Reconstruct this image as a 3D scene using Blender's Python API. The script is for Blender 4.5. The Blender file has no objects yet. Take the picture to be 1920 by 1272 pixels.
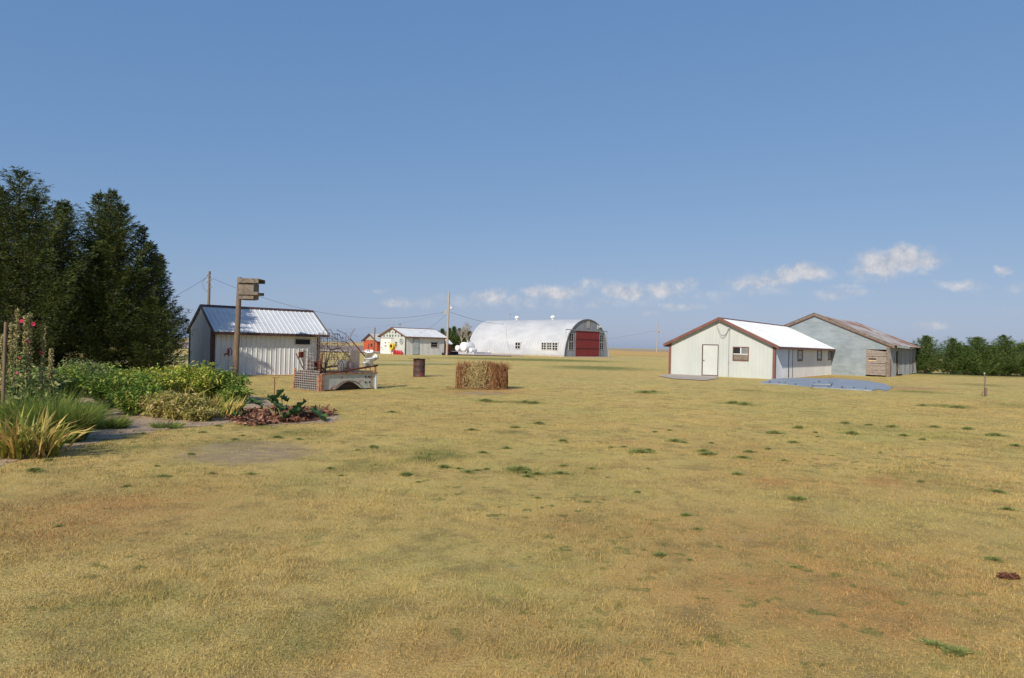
import bpy, math, random
import numpy as np
from mathutils import Vector, Matrix
R = math.radians
sc = bpy.context.scene
COL = sc.collection
rng = np.random.default_rng(11)
random.seed(5)

# ------------------------------------------------------------------ camera
F_PX, ROLL, YH, CAM_H = 1300.0, 1.36, 647.3, 1.684
PITCH = math.atan((YH - 636) / F_PX)
fw = Vector((0, math.cos(PITCH), math.sin(PITCH)))
up0 = Vector((0, -math.sin(PITCH), math.cos(PITCH)))
rt0 = Vector((1, 0, 0))
cr, sr = math.cos(R(ROLL)), math.sin(R(ROLL))
cam_r = rt0 * cr + up0 * sr
cam_u = -rt0 * sr + up0 * cr
EYE = Vector((0, 0, CAM_H))
cd = bpy.data.cameras.new('camera'); cam = bpy.data.objects.new('camera', cd); COL.objects.link(cam)
m = Matrix((cam_r, cam_u, -fw)).transposed().to_4x4(); m.translation = EYE
cam.matrix_world = m
cd.sensor_width = 36; cd.lens = 36 * F_PX / 1920; cd.clip_start = .05; cd.clip_end = 20000
sc.camera = cam

def ray(px, py):
    return (fw * F_PX + cam_r * (px - 960) - cam_u * (py - 636)).normalized()
def G(px, py, z=0.0):
    d = ray(px, py); t = (z - CAM_H) / d.z
    return EYE + d * t
def A(px, py, Y):                       # point seen at a pixel, Y metres ahead
    d = ray(px, py); return EYE + d * (Y / d.y)
def hor(px): return YH + (px - 960) * math.tan(R(ROLL))

# ------------------------------------------------------------------ helpers
def tag(o, label=None, cat=None, group=None, kind=None):
    if label: o['label'] = label
    if cat: o['category'] = cat
    if group: o['group'] = group
    if kind: o['kind'] = kind
    return o
def empty(name, loc=(0, 0, 0), rz=0, label=None, cat=None, group=None):
    o = bpy.data.objects.new(name, None); COL.objects.link(o)
    o.location = loc; o.rotation_euler = (0, 0, rz); o.empty_display_size = .2
    return tag(o, label, cat, group)
def copy_tree(o, parent=None):
    c = o.copy(); COL.objects.link(c); c.parent = parent
    for ch in o.children: copy_tree(ch, c)
    return c
def link(name, me, mat, parent=None):
    o = bpy.data.objects.new(name, me); COL.objects.link(o)
    if mat: me.materials.append(mat)
    o.parent = parent
    return o
class MB:
    def __init__(s): s.v = []; s.f = []; s.sm = []
    def add(s, vs, fs, smooth=False):
        b = len(s.v); s.v += [tuple(v) for v in vs]
        s.f += [tuple(i + b for i in f) for f in fs]; s.sm += [smooth] * len(fs); return s
    def box(s, c, size, rz=0, M=None):
        hx, hy, hz = size[0] / 2, size[1] / 2, size[2] / 2
        M = M or Matrix.Rotation(rz, 3, 'Z')
        vs = [Vector(c) + M @ Vector((x * hx, y * hy, z * hz)) for x in (-1, 1) for y in (-1, 1) for z in (-1, 1)]
        return s.add(vs, [(0, 1, 3, 2), (4, 6, 7, 5), (0, 4, 5, 1), (2, 3, 7, 6), (0, 2, 6, 4), (1, 5, 7, 3)])
    def bb(s, a, b):
        return s.box([(a[i] + b[i]) / 2 for i in range(3)], [abs(b[i] - a[i]) for i in range(3)])
    def bar(s, a, b, w, h=None, upv=(0, 0, 1)):
        a, b = Vector(a), Vector(b); h = h or w
        x = (b - a).normalized(); y = Vector(upv).cross(x)
        if y.length < 1e-4: y = Vector((0, 1, 0)).cross(x)
        y.normalize(); z = x.cross(y)
        M = Matrix((x, y, z)).transposed()
        return s.box((a + b) / 2, ((b - a).length, w, h), M=M)
    def tube(s, pts, r, seg=8, cap=True):
        pts = [Vector(p) for p in pts]; n = len(pts)
        rs = r if isinstance(r, (list, tuple)) else [r] * n
        vs = []; t0 = None
        for i, p in enumerate(pts):
            t = (pts[min(i + 1, n - 1)] - pts[max(i - 1, 0)]).normalized()
            a = Vector((0, 0, 1)).cross(t)
            if a.length < .05: a = Vector((1, 0, 0)) - t * t.x
            if t0 is not None:
                a = t0 - t * t0.dot(t)
            a.normalize(); t0 = a; b = t.cross(a)
            for k in range(seg):
                th = 2 * math.pi * k / seg
                vs.append(p + (a * math.cos(th) + b * math.sin(th)) * rs[i])
        fs = [(i * seg + k, i * seg + (k + 1) % seg, (i + 1) * seg + (k + 1) % seg, (i + 1) * seg + k)
              for i in range(n - 1) for k in range(seg)]
        s.add(vs, fs, True)
        if cap:
            s.add(vs[:seg], [tuple(range(seg))[::-1]]); s.add(vs[-seg:], [tuple(range(seg))])
        return s
    def lathe(s, prof, c=(0, 0, 0), seg=24, M=None):
        M = M or Matrix.Identity(3); c = Vector(c)
        vs = [c + M @ Vector((r * math.cos(2 * math.pi * k / seg), r * math.sin(2 * math.pi * k / seg), z)) for r, z in prof for k in range(seg)]
        fs = [(i * seg + k, i * seg + (k + 1) % seg, (i + 1) * seg + (k + 1) % seg, (i + 1) * seg + k)
              for i in range(len(prof) - 1) for k in range(seg)]
        return s.add(vs, fs, True)
    def prism(s, poly, off):
        n = len(poly); off = Vector(off)
        vs = [Vector(p) for p in poly] + [Vector(p) + off for p in poly]
        fs = [tuple(range(n))[::-1], tuple(range(n, 2 * n))] + [(i, (i + 1) % n, n + (i + 1) % n, n + i) for i in range(n)]
        return s.add(vs, fs)
    def build(s, name, mat, parent=None, bevel=0):
        me = bpy.data.meshes.new(name); me.from_pydata([tuple(v) for v in s.v], [], s.f)
        me.polygons.foreach_set('use_smooth', s.sm); me.update()
        o = link(name, me, mat, parent)
        if bevel:
            b = o.modifiers.new('bevel', 'BEVEL'); b.width = bevel; b.segments = 2; b.limit_method = 'ANGLE'
        return o
def np_mesh(name, V, k, mat, parent=None, attrs=None, smooth=False):
    """V (n*k,3): n separate k-gons"""
    V = np.ascontiguousarray(V, dtype=np.float32).reshape(-1, 3); n = len(V) // k
    me = bpy.data.meshes.new(name)
    me.vertices.add(len(V)); me.vertices.foreach_set('co', V.ravel())
    me.loops.add(n * k); me.loops.foreach_set('vertex_index', np.arange(n * k, dtype=np.int32))
    me.polygons.add(n); me.polygons.foreach_set('loop_start', np.arange(0, n * k, k, dtype=np.int32))
    me.update(calc_edges=True)
    if smooth: me.polygons.foreach_set('use_smooth', np.ones(n, bool))
    for an, av in (attrs or {}).items():
        a = me.attributes.new(an, 'FLOAT', 'POINT')
        a.data.foreach_set('value', np.ascontiguousarray(np.repeat(av, k), dtype=np.float32))
    return link(name, me, mat, parent)
def unit(a): return a / (np.linalg.norm(a, axis=-1, keepdims=True) + 1e-9)
def leaves(P, D, L, W, rnd=None, droop=0.0, wide=.45):
    """diamond leaves: P bases, D directions, L lengths, W widths -> (n*4,3)"""
    n = len(P); D = unit(D)
    S = unit(np.cross(D, rng.normal(size=(n, 3))))
    L = np.broadcast_to(L, (n,))[:, None]; W = np.broadcast_to(W, (n,))[:, None]
    tip = P + D * L; tip[:, 2] -= droop * L[:, 0]
    mid = P + D * L * wide
    return np.stack([P, mid + S * W / 2, tip, mid - S * W / 2], 1).reshape(-1, 3)
def rot2(x, y, a): return x * math.cos(a) - y * math.sin(a), x * math.sin(a) + y * math.cos(a)

# ------------------------------------------------------------------ materials
def nmat(name):
    mt = bpy.data.materials.new(name); mt.use_nodes = True
    nt = mt.node_tree; return mt, nt, nt.nodes['Principled BSDF']
def noise(nt, scale, detail=4, vec=None, rough=.55, dist=0):
    n = nt.nodes.new('ShaderNodeTexNoise'); n.inputs['Scale'].default_value = scale
    n.inputs['Detail'].default_value = detail; n.inputs['Roughness'].default_value = rough
    n.inputs['Distortion'].default_value = dist
    if vec: nt.links.new(vec, n.inputs['Vector'])
    return n.outputs['Fac']
def ramp(nt, fac, stops):
    n = nt.nodes.new('ShaderNodeValToRGB'); e = n.color_ramp.elements
    while len(e) < len(stops): e.new(.5)
    for i, (p, c) in enumerate(stops):
        e[i].position = p; e[i].color = (c[0], c[1], c[2], 1) if not isinstance(c, (int, float)) else (c, c, c, 1)
    nt.links.new(fac, n.inputs['Fac']); return n.outputs['Color']
def mixc(nt, fac, a, b, mode='MIX'):
    n = nt.nodes.new('ShaderNodeMix'); n.data_type = 'RGBA'; n.blend_type = mode
    for s, v in ((n.inputs[0], fac), (n.inputs[6], a), (n.inputs[7], b)):
        if isinstance(v, (int, float)): s.default_value = v
        elif isinstance(v, tuple): s.default_value = (v[0], v[1], v[2], 1)
        else: nt.links.new(v, s)
    return n.outputs[2]
def mth(nt, op, a, b=0.0, c=0.0, clamp=False):
    n = nt.nodes.new('ShaderNodeMath'); n.operation = op; n.use_clamp = clamp
    for i, v in enumerate((a, b, c)):
        if isinstance(v, (int, float)): n.inputs[i].default_value = v
        else: nt.links.new(v, n.inputs[i])
    return n.outputs[0]
def coords(nt, kind='Object', scale=(1, 1, 1), rot=(0, 0, 0)):
    t = nt.nodes.new('ShaderNodeTexCoord'); mp = nt.nodes.new('ShaderNodeMapping')
    nt.links.new(t.outputs[kind], mp.inputs['Vector']); mp.inputs['Scale'].default_value = scale
    mp.inputs['Rotation'].default_value = rot
    return mp.outputs['Vector']
def position(nt, scale=(1, 1, 1), rot=(0, 0, 0)):
    t = nt.nodes.new('ShaderNodeNewGeometry'); mp = nt.nodes.new('ShaderNodeMapping')
    nt.links.new(t.outputs['Position'], mp.inputs['Vector']); mp.inputs['Scale'].default_value = scale
    mp.inputs['Rotation'].default_value = rot
    return mp.outputs['Vector']
def attr(nt, name):
    n = nt.nodes.new('ShaderNodeAttribute'); n.attribute_name = name; return n.outputs['Fac']
def bump(nt, bs, h, st, dist):
    n = nt.nodes.new('ShaderNodeBump'); n.inputs['Strength'].default_value = st; n.inputs['Distance'].default_value = dist
    nt.links.new(h, n.inputs['Height']); nt.links.new(n.outputs[0], bs.inputs['Normal'])
def surf(name, c1, c2, rough=.6, scale=2.0, metal=0.0, stops=(.35, .65), vscale=(1, 1, 1), c3=None, s3=6.0, t3=(.6, .68), bmp=0.0, bscale=60, spec=.3):
    """two-tone weathered surface, optional third stain colour"""
    mt, nt, bs = nmat(name); v = coords(nt, 'Object', vscale)
    col = ramp(nt, noise(nt, scale, 6, v, .62), [(stops[0], c1), (stops[1], c2)])
    if c3: col = mixc(nt, ramp(nt, noise(nt, s3, 5, v, .65), [(t3[0], 0.0), (t3[1], 1.0)]), col, c3)
    nt.links.new(col, bs.inputs['Base Color']); bs.inputs['Roughness'].default_value = rough
    bs.inputs['Metallic'].default_value = metal; bs.inputs['Specular IOR Level'].default_value = spec
    if bmp: bump(nt, bs, noise(nt, bscale, 4, v), bmp, .01)
    return mt
def leafmat(name, stops, rough=.55, transl=.25, nscale=1.3):
    mt, nt, bs = nmat(name)
    a = mth(nt, 'ADD', mth(nt, 'MULTIPLY', attr(nt, 'rnd'), .6), mth(nt, 'MULTIPLY', noise(nt, nscale, 3, position(nt)), .4))
    col = ramp(nt, a, stops); nt.links.new(col, bs.inputs['Base Color']); bs.inputs['Roughness'].default_value = rough
    bs.inputs['Specular IOR Level'].default_value = .25
    if transl:
        t = nt.nodes.new('ShaderNodeBsdfTranslucent'); nt.links.new(col, t.inputs['Color'])
        mx = nt.nodes.new('ShaderNodeMixShader'); mx.inputs[0].default_value = transl
        nt.links.new(bs.outputs[0], mx.inputs[1]); nt.links.new(t.outputs[0], mx.inputs[2])
        nt.links.new(mx.outputs[0], nt.nodes['Material Output'].inputs['Surface'])
    return mt
M = {}
M['white'] = surf('white_siding', (.435, .465, .445), (.49, .52, .49), .5, .8, c3=(.41, .41, .36), s3=1.7, t3=(.70, .85), vscale=(1, 1, .5))
M['white_side_lifted'] = surf('white_siding_shade_lifted', (.60, .60, .58), (.68, .68, .66), .5, .9, c3=(.42, .42, .38), s3=2.2, t3=(.66, .8), vscale=(1, 1, .5))  # whiter than the cream gable siding, and lightened further to offset wall shade
M['roofw'] = surf('white_roof_metal', (.54, .56, .57), (.64, .66, .67), .45, .6, c3=(.55, .55, .53), s3=2.5, t3=(.64, .8))
M['trim'] = surf('brown_trim', (.15, .065, .052), (.20, .088, .07), .5, 2)
M['trimd'] = surf('dark_brown_trim', (.055, .03, .028), (.09, .045, .04), .55, 2)
M['galv'] = surf('galvanised_sheet', (.21, .25, .275), (.29, .335, .36), .55, .8, .1, c3=(.33, .36, .38), s3=2.3, t3=(.5, .8), vscale=(1, 1, 2.5), spec=.3)
M['galvd'] = surf('dull_galvanised_sheet', (.19, .205, .21), (.31, .33, .34), .6, 1.4, .1, c3=(.19, .10, .07), s3=1.5, t3=(.62, .68), vscale=(1, 1, .3))
M['barnroof'] = surf('rusted_roof_sheet', (.30, .29, .28), (.42, .41, .40), .6, .8, .1, c3=(.25, .13, .085), s3=.55, t3=(.44, .58), vscale=(.6, 1, 1))
M['quon'] = surf('quonset_paint', (.41, .43, .45), (.53, .54, .55), .5, .5, .05, c3=(.54, .52, .52), s3=.6, t3=(.55, .75), vscale=(1, .5, 1), spec=.3)
M['quonend'] = surf('quonset_end_sheet', (.20, .225, .26), (.285, .31, .34), .6, 1.0, .1, vscale=(1, 1, .5))
M['reddoor'] = surf('red_door_paint', (.19, .026, .026), (.26, .042, .038), .6, 2.5, vscale=(6, 1, .5))
M['redwood'] = surf('weathered_red_boards', (.36, .06, .022), (.48, .10, .04), .8, 2.2, c3=(.25, .16, .10), s3=3, t3=(.6, .68), vscale=(5, 5, .6))
M['wood'] = surf('weathered_grey_wood', (.13, .105, .085), (.24, .20, .16), .85, 5, c3=(.08, .065, .05), s3=9, t3=(.6, .7), vscale=(1, 1, 1), bmp=.4)
M['barnwood'] = surf('weathered_plank', (.17, .14, .12), (.34, .29, .25), .85, 4, vscale=(.5, 1, 8), bmp=.4)
M['polewood'] = surf('old_pole_wood', (.13, .09, .06), (.22, .16, .11), .85, 5, vscale=(6, 6, .6), bmp=.4)
M['palepole'] = surf('pale_pole_wood', (.32, .27, .21), (.42, .36, .29), .85, 5, vscale=(6, 6, .4))
M['rust'] = surf('rusted_iron', (.16, .05, .025), (.30, .11, .05), .85, 9, c3=(.10, .04, .03), s3=20, t3=(.5, .6), bmp=.5)
M['rustor'] = surf('orange_rust', (.22, .09, .045), (.42, .25, .16), .85, 8, c3=(.25, .09, .04), s3=17, t3=(.55, .62))
M['drum'] = surf('drum_steel', (.055, .036, .034), (.095, .055, .048), .6, 6, .2, c3=(.17, .055, .045), s3=3, t3=(.5, .6))
M['bed'] = surf('truck_bed_paint', (.42, .42, .36), (.55, .55, .48), .55, 5, c3=(.36, .16, .08), s3=4, t3=(.56, .64))
M['dark'] = surf('dark_void', (.012, .012, .013), (.02, .02, .02), .7, 3)
M['glass'] = surf('window_glass', (.012, .014, .016), (.03, .033, .036), .25, 2, spec=.15)
M['glassg'] = surf('frosted_glass', (.16, .18, .18), (.24, .26, .26), .2, 2, spec=.6)
M['frame'] = surf('window_frame_paint', (.42, .38, .34), (.52, .48, .44), .6, 6)
M['framew'] = surf('white_frame_paint', (.6, .6, .58), (.7, .7, .68), .6, 6)
M['tank'] = surf('white_tank_paint', (.70, .71, .72), (.80, .80, .80), .4, 1.5)
M['plastic'] = surf('white_plastic', (.76, .77, .77), (.84, .84, .83), .4, 5)
M['redp'] = surf('red_plastic', (.45, .02, .03), (.55, .03, .04), .4, 4)
M['redpaint'] = surf('faded_red_paint', (.16, .035, .03), (.23, .055, .045), .6, 8)
M['yellow'] = surf('yellow_hose', (.62, .45, .04), (.72, .53, .07), .5, 8)
M['black'] = surf('black_rubber', (.015, .016, .02), (.03, .03, .035), .7, 5)
M['wire'] = surf('rusty_wire', (.11, .085, .07), (.17, .13, .11), .7, 10, .2)
M['wirel'] = surf('galvanised_wire', (.26, .235, .22), (.38, .35, .32), .6, 10, .2)
M['cable'] = surf('overhead_cable', (.10, .11, .13), (.14, .15, .17), .6, 10)
M['steel'] = surf('grey_steel', (.28, .29, .30), (.38, .39, .40), .5, 6, .3)
M['cover'] = surf('blue_grey_cover', (.205, .245, .295), (.27, .31, .355), .6, .7, .0, c3=(.34, .37, .41), s3=1.6, t3=(.48, .62), vscale=(.5, 2, 1), bmp=1.0, bscale=2.2)
M['concrete'] = surf('concrete', (.38, .32, .26), (.48, .42, .35), .85, 1.5, c3=(.28, .24, .19), s3=3, t3=(.5, .7), bmp=.3)
M['gravel'] = surf('gravel', (.42, .36, .27), (.54, .47, .37), .9, .6, c3=(.46, .38, .16), s3=.35, t3=(.42, .50), bmp=.6)
M['soil'] = surf('dry_soil', (.33, .235, .15), (.45, .335, .225), .95, 1.2, c3=(.20, .15, .10), s3=2.2, t3=(.48, .62), bmp=1.0, bscale=14)
M['mulch'] = surf('leaf_mulch_base', (.10, .035, .02), (.20, .075, .045), .9, 9, bmp=1, bscale=30)
M['bark'] = surf('cedar_bark', (.07, .05, .04), (.13, .10, .08), .9, 6, vscale=(4, 4, .6), bmp=.5)
M['stem'] = surf('green_stem', (.12, .15, .05), (.20, .22, .09), .7, 6)
M['flower'] = surf('crimson_petal', (.30, .006, .035), (.42, .015, .07), .6, 9)
M['flowerp'] = surf('pink_petal', (.32, .05, .09), (.42, .12, .15), .6, 9)
M['cedar'] = leafmat('cedar_foliage', [(.2, (.020, .035, .008)), (.5, (.055, .080, .015)), (.8, (.140, .160, .036))], .6, .12, .8)
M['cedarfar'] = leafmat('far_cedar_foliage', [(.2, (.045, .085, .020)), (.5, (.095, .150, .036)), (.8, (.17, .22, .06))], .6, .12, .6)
M['peony'] = leafmat('peony_leaf', [(.18, (.08, .15, .015)), (.42, (.21, .30, .03)), (.60, (.44, .45, .06)), (.82, (.66, .56, .15))], .45, .25, 2.2)
M['peonyg'] = leafmat('green_shrub_leaf', [(.2, (.06, .13, .018)), (.52, (.15, .25, .035)), (.80, (.42, .42, .09))], .5, .25, 2)
M['tanleaf'] = leafmat('dry_peony_leaf', [(.2, (.16, .20, .03)), (.45, (.38, .34, .08)), (.8, (.60, .46, .22))], .6, .25, 3)
M['iris'] = leafmat('iris_leaf', [(.2, (.14, .20, .035)), (.42, (.34, .33, .07)), (.62, (.58, .46, .13)), (.82, (.56, .32, .13))], .5, .25, 4)
M['feather'] = leafmat('fine_green_strands', [(.2, (.08, .14, .02)), (.6, (.17, .23, .04)), (.88, (.40, .36, .09))], .6, .2, 3)
M['holly'] = leafmat('hollyhock_leaf', [(.2, (.08, .14, .04)), (.55, (.20, .26, .08)), (.85, (.42, .40, .15))], .6, .25, 4)
M['bud'] = leafmat('hollyhock_seed_pod', [(.2, (.22, .21, .08)), (.6, (.38, .34, .15)), (.85, (.48, .38, .20))], .7, .1, 4)
M['rhub'] = leafmat('rhubarb_leaf', [(.2, (.035, .085, .022)), (.6, (.07, .14, .04)), (.9, (.11, .18, .06))], .4, .2, 6)
M['weed'] = leafmat('weed_leaf', [(.2, (.15, .19, .05)), (.6, (.25, .28, .09)), (.9, (.40, .38, .15))], .6, .2, 6)
M['straw'] = leafmat('pale_straw', [(.2, (.30, .22, .09)), (.5, (.48, .38, .17)), (.8, (.60, .50, .27))], .7, .15, 3)
M['strawb'] = leafmat('brown_straw', [(.2, (.13, .055, .025)), (.5, (.28, .13, .055)), (.8, (.45, .26, .11))], .8, .1, 4)
M['litter'] = leafmat('dry_litter', [(.2, (.14, .10, .06)), (.55, (.32, .24, .15)), (.85, (.50, .42, .28))], .9, 0, 3)
M['chips'] = leafmat('bark_chips', [(.2, (.08, .032, .02)), (.55, (.21, .09, .055)), (.85, (.44, .27, .17))], .8, 0, 6)

# ------------------------------------------------------------------ lawn masks (world-space patches of the lawn)
def ell(px, py, w, h, st=1.0):
    """patch centred where a pixel meets the ground; w,h in px turned to metres on the ground"""
    c = G(px, py); a = G(px - w, py); b = G(px + w, py); d = G(px, py + h); e = G(px, py - h)
    return (c.x, c.y, (b - a).length / 2, (d - e).length / 2, st * (1.5 if py < 770 else 1.15))
GREEN = [ell(*a) for a in [(822, 852, 55, 10, .8), (790, 862, 40, 7, .6), (700, 870, 60, 12, .5), (640, 880, 60, 10, .5), (560, 812, 60, 9, .7), (440, 830, 50, 6, .9),
    (480, 800, 60, 8, .5), (260, 840, 160, 8, .7), (80, 885, 60, 8, .6), (950, 812, 40, 5, .8), (990, 755, 30, 3, 1), (930, 754, 15, 2, .9), (1120, 690, 70, 4.0, 1.), (960, 674, 110, 2.5, .9), (1060, 676, 60, 2, .6),
    (820, 683, 60, 1.6, .8), (720, 684, 60, 1.5, .9), (770, 677, 50, 1.2, .7), (1220, 735, 30, 3, .7), (1380, 757, 35, 3, .8), (1480, 740, 60, 4, .4), (1400, 732, 30, 2.5, .5), (1720, 735, 40, 3, .7),
    (1780, 762, 40, 3, .8), (1700, 700, 80, 2.5, .5), (1850, 705, 60, 2.5, .5), (1840, 722, 50, 3, .6), (1890, 760, 30, 5, .5), (1750, 815, 90, 10, .4), (1600, 800, 60, 8, .45),
    (1200, 845, 22, 5, .8), (1650, 880, 90, 16, .3), (1800, 920, 90, 25, .35), (1040, 1040, 60, 20, .3), (960, 1010, 70, 20, .2), (640, 1140, 60, 22, .45), (620, 1200, 70, 25, .35), (300, 1110, 110, 20, .22), (100, 1150, 100, 30, .22), (820, 1080, 80, 20, .22),
    (560, 1220, 60, 30, .4), (350, 1180, 520, 140, .16), (150, 1200, 240, 80, .14), (900, 830, 40, 6, .4), (1060, 830, 30, 4, .5), (330, 670, 60, 5, 1.6), (250, 672, 60, 5, 1.6), (840, 640, 1, 1, 0), (600, 745, 60, 4, .3), (480, 735, 40, 5, .3), (1300, 725, 60, 4, .25), (860, 730, 20, 2.5, .8), (775, 728, 30, 2.5, .6)]]
BARE = [ell(*a) for a in [(468, 848, 96, 17, 3.2), (560, 1110, 16, 6, 1.), (600, 1155, 22, 14, 1.0), (960, 1062, 22, 8, .8), (1560, 960, 30, 9, .6), (1390, 1010, 35, 9, .5), (1520, 1140, 30, 12, .6),
    (1275, 1145, 14, 8, .6), (1350, 1230, 20, 12, .5), (1160, 1220, 22, 12, .6), (760, 1150, 30, 12, .3), (1745, 940, 30, 8, .4), (1800, 1180, 40, 20, .3), (1570, 1225, 14, 7, .6), (330, 1150, 24, 8, .5),
    (1200, 672, 40, 2, .5), (1260, 708, 30, 3, .5), (1700, 727, 60, 3, .7), (1560, 730, 100, 3.5, .4), (1280, 800, 50, 5, .3), (470, 1190, 20, 12, .4), (500, 1010, 30, 9, .3), (905, 738, 60, 4, .9), (610, 735, 40, 2.5, .6), (640, 785, 30, 8, .5)]]
BROWN = [ell(*a) for a in [(1520, 1020, 330, 60, .9), (1450, 1120, 300, 60, .9), (1200, 1210, 360, 70, .7), (220, 940, 240, 45, .9), (100, 1000, 160, 40, .7), (1400, 850, 120, 20, .5), (1500, 900, 140, 20, .6), (1100, 990, 150, 30, .4), (1700, 1160, 200, 60, .7),
    (1440, 903, 30, 5, 1.), (1655, 903, 26, 7, 1.5), (900, 735, 70, 5, 1.2), (1500, 705, 60, 2.5, 1.2), (500, 703, 80, 2, 1.), (1560, 712, 50, 2, .9), (1700, 728, 40, 3, 1.2), (880, 845, 60, 10, .3), (760, 1230, 200, 50, .5), (1050, 880, 90, 14, .3), (1180, 830, 60, 8, .4), (1750, 900, 60, 10, .6), (780, 708, 20, 1.5, .8), (600, 733, 50, 2, 1.), (1000, 700, 120, 6, .3), (970, 790, 200, 12, .3)]]
def masks(x, y):
    out = []
    for L in (GREEN, BARE, BROWN):
        v = np.zeros_like(x)
        for cx, cy, a, b, s in L:
            th = math.atan2(cx, cy)
            dx, dy = x - cx, y - cy
            u = dx * math.cos(th) - dy * math.sin(th); w = dx * math.sin(th) + dy * math.cos(th)
            d = (u / (a + .05)) ** 2 + (w / (b + .05)) ** 2
            v += s * np.exp(-d * 1.1)
        out.append(np.clip(v, 0, 1.5))
    return out
def lawn_color(nt, blade=False):
    p = position(nt)
    g, b, o = attr(nt, 'green'), attr(nt, 'bare'), attr(nt, 'brown')
    n1 = noise(nt, .16, 5, p, .6); n2 = noise(nt, .9, 6, p, .7); n3 = noise(nt, 5, 5, p, .7); n4 = noise(nt, .35, 5, position(nt, (1, 1.3, 1), (0, 0, .6)), .65)
    fine = noise(nt, 38, 4, p, .75)
    base = ramp(nt, n1, [(.36, (.655, .48, .185)), (.62, (.53, .46, .165))])
    base = mixc(nt, ramp(nt, n4, [(.45, 0.0), (.68, .6)]), base, (.54, .37, .16))
    base = mixc(nt, ramp(nt, n3, [(.40, 0.0), (.68, .5)]), base, (.62, .50, .235))
    sp = mth(nt, 'MULTIPLY', ramp(nt, noise(nt, 4.6, 4, p, .65), [(.58, 0.0), (.625, .8)]), ramp(nt, noise(nt, .22, 3, p, .5), [(.44, 0.0), (.56, 1.0)]))
    of = mth(nt, 'MULTIPLY', o, ramp(nt, n2, [(.28, .35), (.65, 1.0)]), clamp=True)
    base = mixc(nt, mth(nt, 'MULTIPLY', of, .85), base, (.52, .30, .125))
    gf = mth(nt, 'ADD', mth(nt, 'MULTIPLY', g, 1.35), mth(nt, 'SUBTRACT', mth(nt, 'MULTIPLY', n2, 2.4), 1.50))
    gf = mth(nt, 'MULTIPLY', gf, ramp(nt, n3, [(.32, .25), (.6, 1.0)]), clamp=True)
    base = mixc(nt, mth(nt, 'MAXIMUM', gf, sp), base, (.145, .185, .050))
    bf = mth(nt, 'ADD', b, mth(nt, 'SUBTRACT', mth(nt, 'MULTIPLY', noise(nt, 1.7, 6, p, .75), 2.4), 1.60))
    bf = mth(nt, 'MULTIPLY', bf, ramp(nt, n3, [(.35, .3), (.6, 1.2)]), clamp=True)
    base = mixc(nt, bf, base, (.38, .295, .225))
    mot = ramp(nt, noise(nt, .55, 6, position(nt, (1, 1.2, 1), (0, 0, 1.1)), .8), [(.36, .42), (.52, 0.0)])
    base = mixc(nt, mot, base, (.34, .265, .115))
    mot2 = ramp(nt, noise(nt, .75, 6, position(nt, (1.1, 1, 1), (0, 0, 2.3)), .8), [(.48, 0.0), (.68, .5)])
    base = mixc(nt, mot2, base, (.36, .37, .135))
    if not blade:
        base = mixc(nt, 1.0, base, (1.12, 1.06, .92), 'MULTIPLY')
        base = mixc(nt, ramp(nt, noise(nt, 1.9, 6, position(nt, (1, 1, 1), (0, 0, .3)), .75), [(.36, .7), (.52, 0.0)]), base, (.27, .20, .08))
        base = mixc(nt, ramp(nt, fine, [(.30, .55), (.52, 0.0)]), base, (.22, .18, .09))
    return base, fine
mt, nt, bs = nmat('lawn'); c, fi = lawn_color(nt); nt.links.new(c, bs.inputs['Base Color']); bs.inputs['Roughness'].default_value = .95
bs.inputs['Specular IOR Level'].default_value = .1; bump(nt, bs, fi, .9, .04); M['lawn'] = mt
mt, nt, bs = nmat('grass_blade'); c, fi = lawn_color(nt, True)
c = mixc(nt, 1.0, c, ramp(nt, attr(nt, 'rnd'), [(0, (.50, .47, .38)), (.25, (.82, .80, .70)), (.6, (1.0, .98, .93)), (1, (1.26, 1.2, 1.14))]), 'MULTIPLY')
nt.links.new(c, bs.inputs['Base Color']); bs.inputs['Roughness'].default_value = .7; bs.inputs['Specular IOR Level'].default_value = .2
t = nt.nodes.new('ShaderNodeBsdfTranslucent'); nt.links.new(c, t.inputs['Color']); mx = nt.nodes.new('ShaderNodeMixShader'); mx.inputs[0].default_value = .3
nt.links.new(bs.outputs[0], mx.inputs[1]); nt.links.new(t.outputs[0], mx.inputs[2]); nt.links.new(mx.outputs[0], nt.nodes['Material Output'].inputs['Surface'])
M['blade'] = mt

# ------------------------------------------------------------------ ground
def ground():
    xs = np.concatenate([[-6000, -2500, -1000, -500, -250, -140, -90, -65], np.arange(-48, 50, .3), [65, 90, 140, 250, 500, 1000, 2500, 6000]])
    ys = np.concatenate([[-300, -60, -20, -5], np.arange(1, 45, .25), np.arange(45, 125, .8), [140, 160, 200, 260, 350, 500, 800, 1500, 3000, 7000]])
    X, Y = np.meshgrid(xs, ys); n, mm = X.shape
    V = np.stack([X, Y, np.zeros_like(X)], -1).reshape(-1, 3).astype(np.float32)
    i = np.arange(n * mm).reshape(n, mm)
    Fq = np.stack([i[:-1, :-1], i[:-1, 1:], i[1:, 1:], i[1:, :-1]], -1).reshape(-1, 4)
    me = bpy.data.meshes.new('ground'); me.vertices.add(len(V)); me.vertices.foreach_set('co', V.ravel())
    me.loops.add(Fq.size); me.loops.foreach_set('vertex_index', Fq.ravel().astype(np.int32))
    me.polygons.add(len(Fq)); me.polygons.foreach_set('loop_start', np.arange(0, Fq.size, 4, dtype=np.int32)); me.update(calc_edges=True)
    ms = masks(V[:, 0].astype(float), V[:, 1].astype(float))
    for nme, a in zip(('green', 'bare', 'brown'), ms):
        at = me.attributes.new(nme, 'FLOAT', 'POINT'); at.data.foreach_set('value', a.astype(np.float32))
    tag(link('ground', me, M['lawn']), kind='structure')
ground()
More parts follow.
